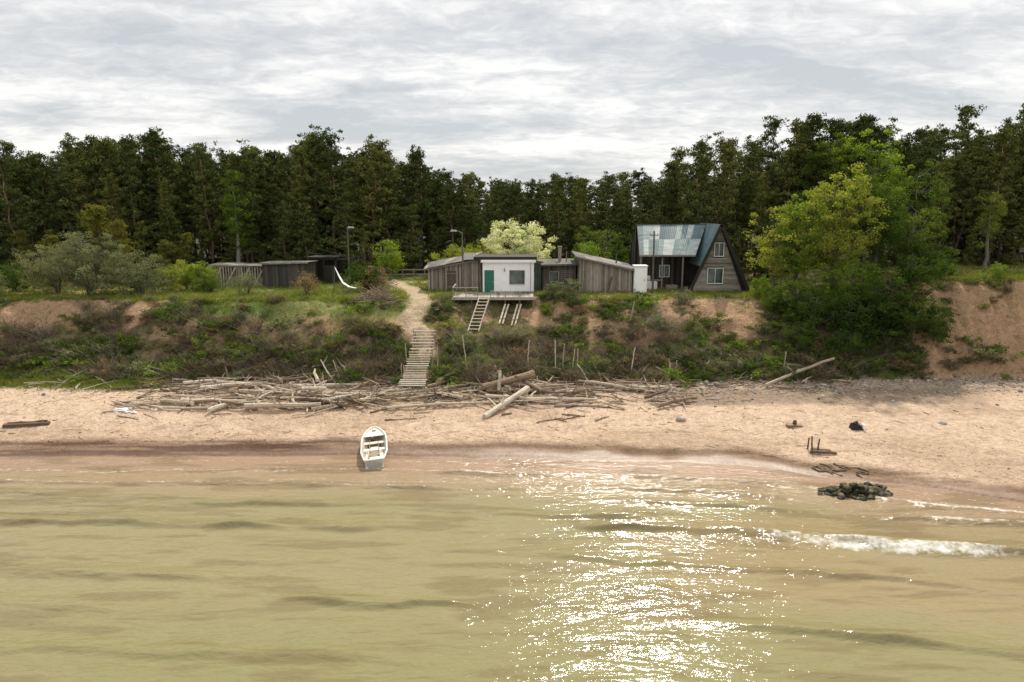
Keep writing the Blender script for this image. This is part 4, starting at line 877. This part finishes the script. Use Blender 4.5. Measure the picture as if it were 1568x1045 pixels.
for i in range(12):
    x=-25.9+random.uniform(-.8,.7); y=44.9+random.uniform(-.35,.35); z=zf(x,y)+.02; l=random.uniform(.12,.35)
    mb.hexa([(x-l,y-.08,z),(x+l,y-.12,z),(x+l,y+.1,z),(x-l,y+.12,z),(x-l*.8,y-.05,z+.05),(x+l*.7,y-.1,z+.1),(x+l*.8,y+.1,z+.07),(x-l,y+.1,z+.03)],0,random.random())
mb.build('crumpled_plastic_sheet',[M_white])

# ------------------------------------------------------------ world, sun, camera
SE=math.radians(49); SA=math.radians(14)
w=bpy.data.worlds.new('World'); S.world=w; w.use_nodes=True; nt=w.node_tree; nt.nodes.clear(); L=nt.links
out=N(nt,'ShaderNodeOutputWorld'); bg=N(nt,'ShaderNodeBackground'); bg.inputs[1].default_value=.1
sky=N(nt,'ShaderNodeTexSky',sky_type='NISHITA'); sky.sun_disc=False; sky.sun_elevation=SE; sky.sun_rotation=SA
tc=N(nt,'ShaderNodeTexCoord'); sx=N(nt,'ShaderNodeSeparateXYZ'); L.new(tc.outputs['Generated'],sx.inputs[0])
def M(op,a,b=None):
    n=N(nt,'ShaderNodeMath',operation=op)
    for i,v in enumerate((a,b)):
        if v is None: continue
        if isinstance(v,(int,float)): n.inputs[i].default_value=v
        else: L.new(v,n.inputs[i])
    return n.outputs[0]
zz_=M('ADD',M('MAXIMUM',sx.outputs[2],0.0),.17)
cv=N(nt,'ShaderNodeCombineXYZ'); L.new(M('DIVIDE',sx.outputs[0],zz_),cv.inputs[0]); L.new(M('DIVIDE',sx.outputs[1],zz_),cv.inputs[1])
def cn(rot,scx,scy,s,d,r,dist,lx=0,ly=0):
    mp=N(nt,'ShaderNodeMapping'); mp.inputs['Rotation'].default_value=(0,0,math.radians(rot)); mp.inputs['Scale'].default_value=(scx,scy,1); mp.inputs['Location'].default_value=(lx,ly,0); L.new(cv.outputs[0],mp.inputs[0])
    c=N(nt,'ShaderNodeTexNoise'); c.inputs['Scale'].default_value=s; c.inputs['Detail'].default_value=d; c.inputs['Roughness'].default_value=r; c.inputs['Distortion'].default_value=dist; L.new(mp.outputs[0],c.inputs['Vector']); return c.outputs[0]
c1=cn(-48,.6,1.15,1.7,9,.6,.5,1.3,.4); c2=cn(-30,.7,1,.6,3,.5,.2,2.7,1.1); c3=cn(-35,.9,1.2,8,6,.65,.6,5,2)
cf=M('ADD',M('ADD',M('MULTIPLY',c1,.44),M('MULTIPLY',c2,.36)),M('MULTIPLY',c3,.20))
cr=ramp(nt,[(.42,(6.2,6.45,6.65)),(.485,(7.9,7.9,7.9)),(.55,(10.6,10.4,10.1))]); L.new(cf,cr.inputs[0])
mx=mixc(nt,'MIX',.9); L.new(sky.outputs[0],mx.inputs[6]); L.new(cr.outputs[0],mx.inputs[7])
zr=N(nt,'ShaderNodeMapRange'); zr.inputs['From Min'].default_value=.3; zr.inputs['From Max'].default_value=.9; zr.inputs['To Min'].default_value=1; zr.inputs['To Max'].default_value=1.5; L.new(sx.outputs[2],zr.inputs[0])
sc=N(nt,'ShaderNodeVectorMath',operation='SCALE'); L.new(mx.outputs[2],sc.inputs[0]); L.new(zr.outputs[0],sc.inputs['Scale'])
L.new(sc.outputs[0],bg.inputs[0]); L.new(bg.outputs[0],out.inputs[0])
ld=bpy.data.lights.new('sun','SUN'); ld.energy=4.3; ld.angle=math.radians(.8); ld.color=(1,.92,.80)
so=bpy.data.objects.new('sun',ld); COL.objects.link(so); dv=Vector((math.sin(SA)*math.cos(SE),math.cos(SA)*math.cos(SE),math.sin(SE))); so.rotation_euler=dv.to_track_quat('Z','Y').to_euler(); so.location=(0,0,60)
cd=bpy.data.cameras.new('camera'); cd.sensor_width=36; cd.lens=1060/1568*36; cd.clip_end=6000; cd.clip_start=.1
co=bpy.data.objects.new('camera',cd); COL.objects.link(co); co.location=(0,0,14); co.rotation_euler=(math.radians(90)-math.atan(197/1060),0,0); S.camera=co
S.view_settings.view_transform='Standard'; S.view_settings.look='None'; S.view_settings.exposure=0
